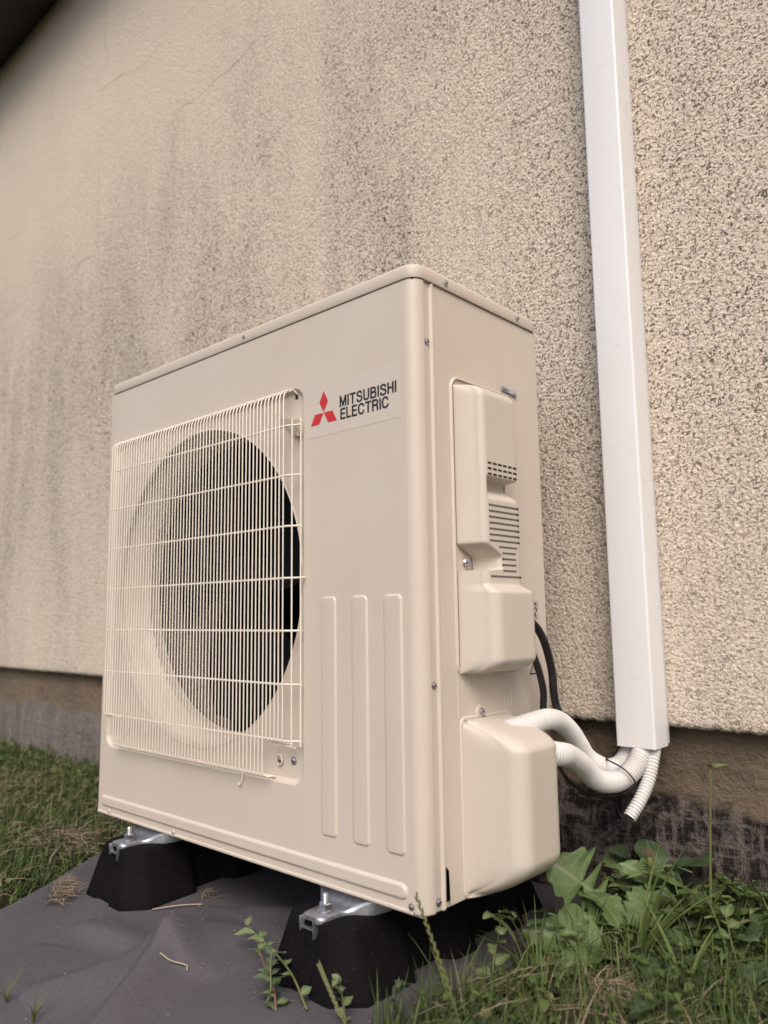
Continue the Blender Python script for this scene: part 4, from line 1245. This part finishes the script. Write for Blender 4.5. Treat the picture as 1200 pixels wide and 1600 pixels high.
spike(0.0250, 0.180, [(0, 0, 0), (-0.010, 0.004, 0.03), (-0.026, 0.0, 0.055), (-0.050, -0.006, 0.068)], 'short arching grass spike beside the near rubber block')
spike(0.0120, -0.115, [(0, 0, 0), (-0.030, -0.010, 0.030), (-0.055, -0.014, 0.065), (-0.068, -0.016, 0.085)], 'yellow green grass stalk before the near rubber block')

# grass tufts with long arching blades
def tuft(x, y, blades, label):
    p = thing('grass_tuft', label, 'grass tuft', (x, y, GZ), 0, 'long bladed grass tufts')
    for az, ln_, lean_, w_ in blades:
        bm = bmesh.new(); a = d(az); le = d(lean_); rows = []
        for k in range(13):
            t = k / 12
            r = ln_ * math.sin(le) * t ** 1.35; z = ln_ * math.cos(le) * t - 0.28 * ln_ * math.sin(le) * t ** 2.4
            hw = w_ / 2 * (1 - t ** 2.2) * (0.7 + 0.3 * min(1, t * 4)) + 0.0002
            c_ = Vector((math.cos(a) * r, math.sin(a) * r, z)); s_ = Vector((-math.sin(a), math.cos(a), 0))
            rows.append([bm.verts.new(c_ - s_ * hw + Vector((0, 0, hw * 0.5))), bm.verts.new(c_), bm.verts.new(c_ + s_ * hw + Vector((0, 0, hw * 0.5)))])
        for u, v in zip(rows, rows[1:]):
            for i in range(2): bm.faces.new((u[i], u[i + 1], v[i + 1], v[i]))
        o = obj('blade', bm, M['grass'], p, 180, False)
        at = o.data.attributes.new('tint', 'FLOAT', 'POINT')
        at.data.foreach_set('value', [random.uniform(0.30, 0.62)] * len(o.data.vertices))
    return p
def rb(n, a0, a1, l0, l1, e0, e1, w=0.0045):
    return [(random.uniform(a0, a1), random.uniform(l0, l1), random.uniform(e0, e1), w * random.uniform(0.6, 1.2)) for _ in range(n)]
tuft(0.150, 0.265, rb(9, 20, 90, 0.14, 0.20, 18, 50, 0.0065) + rb(8, 0, 360, 0.08, 0.14, 30, 70) + [(50, 0.22, 24, 0.009), (40, 0.20, 40, 0.008)], 'largest grass tuft, broad blades fanning up to the right below the duct')
tuft(0.060, 0.160, rb(14, 60, 240, 0.08, 0.16, 15, 60, 0.0035), 'thin grass tuft just right of the near rubber block')
tuft(0.225, 0.250, rb(14, -40, 200, 0.10, 0.18, 30, 75, 0.0055), 'arching grass tuft at the lower right edge')
tuft(0.030, 0.010, rb(16, 40, 250, 0.06, 0.13, 20, 75, 0.0035), 'grass tuft sprouting at the fabric edge under the unit corner')
tuft(0.110, 0.090, rb(14, 40, 300, 0.06, 0.12, 30, 75, 0.0040), 'low grass tuft nearest the viewer at bottom centre')
tuft(0.300, 0.420, rb(14, 100, 300, 0.08, 0.15, 20, 65, 0.0045), 'grass tuft against the plinth at the far right edge')
tuft(0.200, 0.330, rb(16, 0, 360, 0.12, 0.20, 12, 55, 0.0055), 'upright grass tuft in front of the tall bare stalk')
tuft(0.260, 0.330, rb(14, 60, 300, 0.09, 0.17, 15, 70, 0.0050), 'grass tuft in the right corner weeds')
tuft(0.075, 0.270, rb(12, 30, 260, 0.09, 0.16, 15, 60, 0.0040), 'grass tuft rising left of the jagged thistle')
tuft(-0.360, -0.335, rb(8, 0, 360, 0.03, 0.06, 10, 40, 0.0020), 'few thin blades poking up through the fabric at bottom left')
tuft(-0.440, -0.335, rb(6, 0, 360, 0.03, 0.05, 10, 40, 0.0020), 'tiny blade cluster at the left bottom edge of the fabric')

# creeping leafy sprigs
def sprig(x, y, pts, nl, L, Wd, label, kind='ovate', mat='leaf', smat='stem'):
    p = thing('leafy_sprig', label, 'weed sprig', (x, y, GZ), 0, 'leafy weed sprigs')
    path = catmull(pts, 10); stem(p, pts, 0.0016, 0.0008, smat)
    n = len(path)
    for k in range(nl):
        i = int((0.12 + 0.86 * k / max(1, nl - 1)) * (n - 1)); q = path[i]
        t = (path[min(n - 1, i + 1)] - path[max(0, i - 1)]).normalized(); a = math.atan2(t.y, t.x)
        leaf(p, kind, L * random.choice((0.75, 1.0, 1.2)), Wd, q, a + (0.95 if k % 2 else -0.95) + random.uniform(-0.4, 0.4), random.uniform(0.1, 0.7), random.uniform(-0.5, 0.5), 0.3, mat, k % 3)
    return p
sprig(-0.120, -0.095, [(0, 0, 0.006), (-0.045, 0.014, 0.030), (-0.110, 0.032, 0.040), (-0.165, 0.055, 0.034), (-0.205, 0.062, 0.040)], 9, 0.026, 0.012, 'trailing green sprig creeping left over the fabric before the near block', smat='stem')
sprig(-0.150, -0.120, [(0, 0, 0.004), (-0.020, 0.012, 0.020), (-0.060, 0.030, 0.030), (-0.085, 0.040, 0.045)], 7, 0.024, 0.012, 'short sprig with reddish stem beside the trailing one', smat='reddish')
sprig(-0.175, -0.118, [(0, 0, 0.0), (0.004, 0.006, 0.02), (-0.004, 0.012, 0.04), (-0.012, 0.02, 0.058)], 12, 0.020, 0.010, 'bushy small-leaved sprig at the lower left of the near block', mat='leaf_dark')
sprig(-0.060, -0.085, [(0, 0, 0), (-0.010, 0.004, 0.03), (-0.012, 0.0, 0.055)], 8, 0.020, 0.011, 'upright small-leaved sprig before the near block')
sprig(-0.010, -0.055, [(0, 0, 0), (-0.004, 0.004, 0.03), (0.004, 0.008, 0.060)], 9, 0.022, 0.012, 'upright leafy sprig at bottom centre below the grass spike', mat='leaf_dark')
sprig(0.035, 0.090, [(0, 0, 0), (-0.012, 0.02, 0.035), (-0.006, 0.03, 0.080), (0.0, 0.02, 0.105)], 10, 0.026, 0.016, 'round-leaved sprig climbing in front of the block under the valve cover', kind='round')
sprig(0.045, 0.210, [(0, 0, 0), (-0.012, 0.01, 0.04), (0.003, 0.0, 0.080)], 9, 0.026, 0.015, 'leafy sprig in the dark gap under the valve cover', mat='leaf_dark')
sprig(0.085, 0.200, [(0, 0, 0), (0.012, 0.01, 0.03), (0.0, 0.02, 0.070)], 9, 0.030, 0.018, 'leafy sprig left of the largest grass tuft')
sprig(0.190, 0.330, [(0, 0, 0), (0.01, 0.01, 0.04), (-0.01, 0.02, 0.090)], 10, 0.032, 0.018, 'leafy sprig right of the largest grass tuft', mat='leaf_dark')
sprig(0.245, 0.350, [(0, 0, 0), (0.01, -0.01, 0.04), (0.0, 0.0, 0.085)], 11, 0.030, 0.018, 'leafy sprig in the weeds at the right edge')
sprig(0.265, 0.455, [(0, 0, 0), (-0.01, 0.01, 0.05), (-0.005, 0.0, 0.105)], 11, 0.030, 0.014, 'slim-leaved sprig against the plinth right of the tall stalk')
sprig(0.150, 0.420, [(0, 0, 0), (0.01, 0.01, 0.05), (0.0, 0.0, 0.11)], 10, 0.032, 0.018, 'leafy sprig between the budding weed and the plinth', mat='leaf_dark')
sprig(0.020, 0.430, [(0, 0, 0), (-0.01, 0.0, 0.03), (-0.02, -0.01, 0.05)], 7, 0.026, 0.014, 'small sprig in the shade behind the valve cover', mat='leaf_dark')
p = thing('bare_twig', 'thin reddish stem lying across the left side of the near block', 'twig', (-0.195, -0.092, GZ))
stem(p, [(-0.050, 0.020, 0.040), (-0.02, 0.006, 0.026), (0.01, -0.004, 0.012), (0.02, -0.010, 0.004)], 0.0016, 0.0010, 'reddish')

# ground cover of small leaves nobody could count
def leafcover(n, x0, x1, y0, y1, size, hmax, name, label, mask=None):
    x = rng.uniform(x0, x1, n); y = rng.uniform(y0, y1, n)
    keep = (y < WY + 0.024) & ~((x < edge_np(REDGE, y) - 0.01) & (x > edge_np(EDGE, y)))
    if mask is not None: keep &= mask(x, y)
    x, y = x[keep], y[keep]; n = len(x)
    L = size * rng.uniform(0.5, 1.5, n); wd = L * rng.uniform(0.35, 0.7, n)
    az = rng.uniform(0, 2 * PI, n); pt = rng.uniform(-0.3, 0.9, n); rl = rng.uniform(-0.5, 0.5, n)
    clump = 0.45 + 0.55 * np.sin(x * 31 + 2 * np.sin(y * 23)) * np.cos(y * 29 + x * 11)
    z = GZ - 0.006 + rng.uniform(0, 1, n) ** 1.4 * hmax * (0.35 + 0.65 * np.clip(clump, 0, 1))
    prof = [(0, 0.0), (0.22, 0.72), (0.5, 1.0), (0.78, 0.68), (1.0, 0.0)]
    dx, dy = np.cos(az), np.sin(az); px, py = -dy, dx
    V = np.zeros((n, 11, 3)); idx = 0
    cols = []
    for t, w in prof:
        rr = L * t * np.cos(pt); zz = z + L * t * np.sin(pt) - 0.35 * L * t * t
        if w == 0:
            V[:, idx] = np.stack([x + dx * rr, y + dy * rr, zz], 1); cols.append((idx,)); idx += 1
        else:
            for c_ in (-1, 0, 1):
                hw = wd / 2 * w * c_
                V[:, idx] = np.stack([x + dx * rr + px * hw, y + dy * rr + py * hw, zz + abs(c_) * wd * 0.12 + hw * rl * 0.6], 1); idx += 1
            cols.append((idx - 3, idx - 2, idx - 1))
    quads = []; tris = [(cols[0][0], cols[1][0], cols[1][1]), (cols[0][0], cols[1][1], cols[1][2]), (cols[3][0], cols[4][0], cols[3][1]), (cols[3][1], cols[4][0], cols[3][2])]
    for a, b in ((1, 2), (2, 3)):
        for i in (0, 1): quads.append((cols[a][i], cols[b][i], cols[b][i + 1], cols[a][i + 1]))
    off = (np.arange(n) * 11)[:, None]
    fq = np.concatenate([off + np.array([q]) for q in quads]); ft = np.concatenate([off + np.array([q]) for q in tris])
    me = bpy.data.meshes.new(name); me.vertices.add(n * 11); me.vertices.foreach_set('co', V.reshape(-1))
    loops = np.concatenate([fq.reshape(-1), ft.reshape(-1)]).astype(np.int32)
    me.loops.add(len(loops)); me.loops.foreach_set('vertex_index', loops)
    me.polygons.add(len(fq) + len(ft))
    me.polygons.foreach_set('loop_start', np.concatenate([np.arange(len(fq)) * 4, len(fq) * 4 + np.arange(len(ft)) * 3]).astype(np.int32))
    me.update(calc_edges=True)
    at = me.attributes.new('tint', 'FLOAT', 'POINT'); at.data.foreach_set('value', np.repeat(np.where(rng.uniform(0, 1, n) < 0.05, rng.uniform(0.68, 0.80, n), np.clip(rng.normal(0.30, 0.16, n), 0, 0.66)), 11).astype(np.float32))
    me.shade_smooth()
    return tag(link(name, me, M['grass']), label, 'ground cover', None, 'stuff')
leafcover(7500, 0.0, 0.75, -0.05, WY + 0.02, 0.017, 0.060, 'weed_cover', 'dense small-leaved weeds covering the soil under the duct')
leafcover(2400, 0.0, 0.45, 0.34, WY + 0.02, 0.026, 0.110, 'tall_weed_cover', 'taller leafy weeds crowding the foot of the plinth')
leafcover(900, -2.6, -1.0, 0.30, WY + 0.02, 0.022, 0.05, 'lawn_weed_cover', 'small weeds in the lawn along the plinth left of the unit')
leafcover(1500, -2.4, -0.8, -0.4, 0.4, 0.012, 0.02, 'lawn_clover_cover', 'tiny low clover leaves scattered through the mown lawn')

# dry straw clumps
def straw(x, y, rx, ry, rot, n, hz, label, L=0.03, name='straw_clump', w=0.0010, c0=0.2):
    u = rng.normal(0, 0.45, n); v = rng.normal(0, 0.45, n)
    X = x + rx * u * math.cos(rot) - ry * v * math.sin(rot); Y = y + rx * u * math.sin(rot) + ry * v * math.cos(rot)
    pk = np.exp(-(u * u + v * v) * 1.6)
    base = np.stack([X, Y, GZ + 0.004 + rng.uniform(0.1, 1, n) * hz * pk], 1)
    o = blades_mesh(name, base, rng.uniform(0.4, 1.3, n) * L, rng.uniform(1.15, 1.56, n), rng.uniform(0, 2 * PI, n), rng.uniform(0.7, 1.3, n) * w, rng.uniform(c0, 1.0, n), M['straw'], 0.3)
    return tag(o, label, 'straw', None, 'stuff')
straw(-0.775, -0.105, 0.060, 0.022, d(-40), 420, 0.030, 'heap of dry straw against the front of the far rubber block')
straw(-0.560, 0.060, 0.018, 0.014, 0, 50, 0.012, 'small brown root tuft beside the far rubber block', 0.025, 'root_tuft')
straw(0.160, 0.150, 0.065, 0.040, d(30), 700, 0.038, 'pale dead grass mat among the weeds at bottom right', 0.060, 'dead_grass_mat', 0.0013)
straw(0.130, 0.220, 0.040, 0.028, d(10), 250, 0.030, 'browned grass thatch at the base of the largest tuft', 0.050, 'dead_grass_mat', 0.0012)
straw(0.020, 0.330, 0.015, 0.012, 0, 40, 0.012, 'small brown root tuft in the shade behind the near block', 0.025, 'root_tuft')
straw(-1.10, 0.05, 0.16, 0.12, 0, 500, 0.02, 'dry clippings on the lawn left of the fabric', 0.05, 'grass_clippings', 0.0016)
def bit(pts, label):
    bm = bmesh.new(); tube(bm, catmull(pts, 6), 0.0011, 6)
    o = obj('straw_stalk', bm, M['straw'], None, 180)
    at = o.data.attributes.new('tint', 'FLOAT', 'POINT'); at.data.foreach_set('value', [0.95] * len(o.data.vertices))
    tag(o, label, 'straw', 'loose straw stalks on the fabric')
def fz(x, y): return GZ + fabric_h(x, y) + 0.0022
bit([(x, y, fz(x, y) + e) for x, y, e in ((-0.352, -0.163, 0), (-0.338, -0.155, 0.001), (-0.322, -0.140, 0.002), (-0.315, -0.143, 0.0005))], 'single pale straw stalk lying alone on the middle of the fabric')
bit([(x, y, fz(x, y) + e) for x, y, e in ((-0.790, -0.170, 0.003), (-0.770, -0.160, 0.003), (-0.755, -0.160, 0.002))], 'short straw stalk near the left fabric edge')
bit([(x, y, fz(x, y) + e) for x, y, e in ((-0.585, -0.035, 0.001), (-0.555, 0.000, 0.003), (-0.530, 0.030, 0.001))], 'thin straw stalk beside the far rubber block')
# grit flecks on the fabric
bm = bmesh.new()
for k in range(70):
    x = rng.uniform(-0.8, -0.02); y = rng.uniform(-0.42, 0.1)
    if x < lerp_edge(EDGE, y) + 0.03: continue
    s_ = rng.uniform(0.0003, 0.0008)
    box(bm, (x - s_, y - s_ * 1.6, fz(x, y) - 0.001), (x + s_, y + s_ * 1.6, fz(x, y)))
o = obj('grit', bm, M['straw'], None, None); tag(o, 'pale grit and seed flecks scattered over the grey fabric', 'grit', None, 'stuff')
at = o.data.attributes.new('tint', 'FLOAT', 'POINT'); at.data.foreach_set('value', [0.8] * len(o.data.vertices))
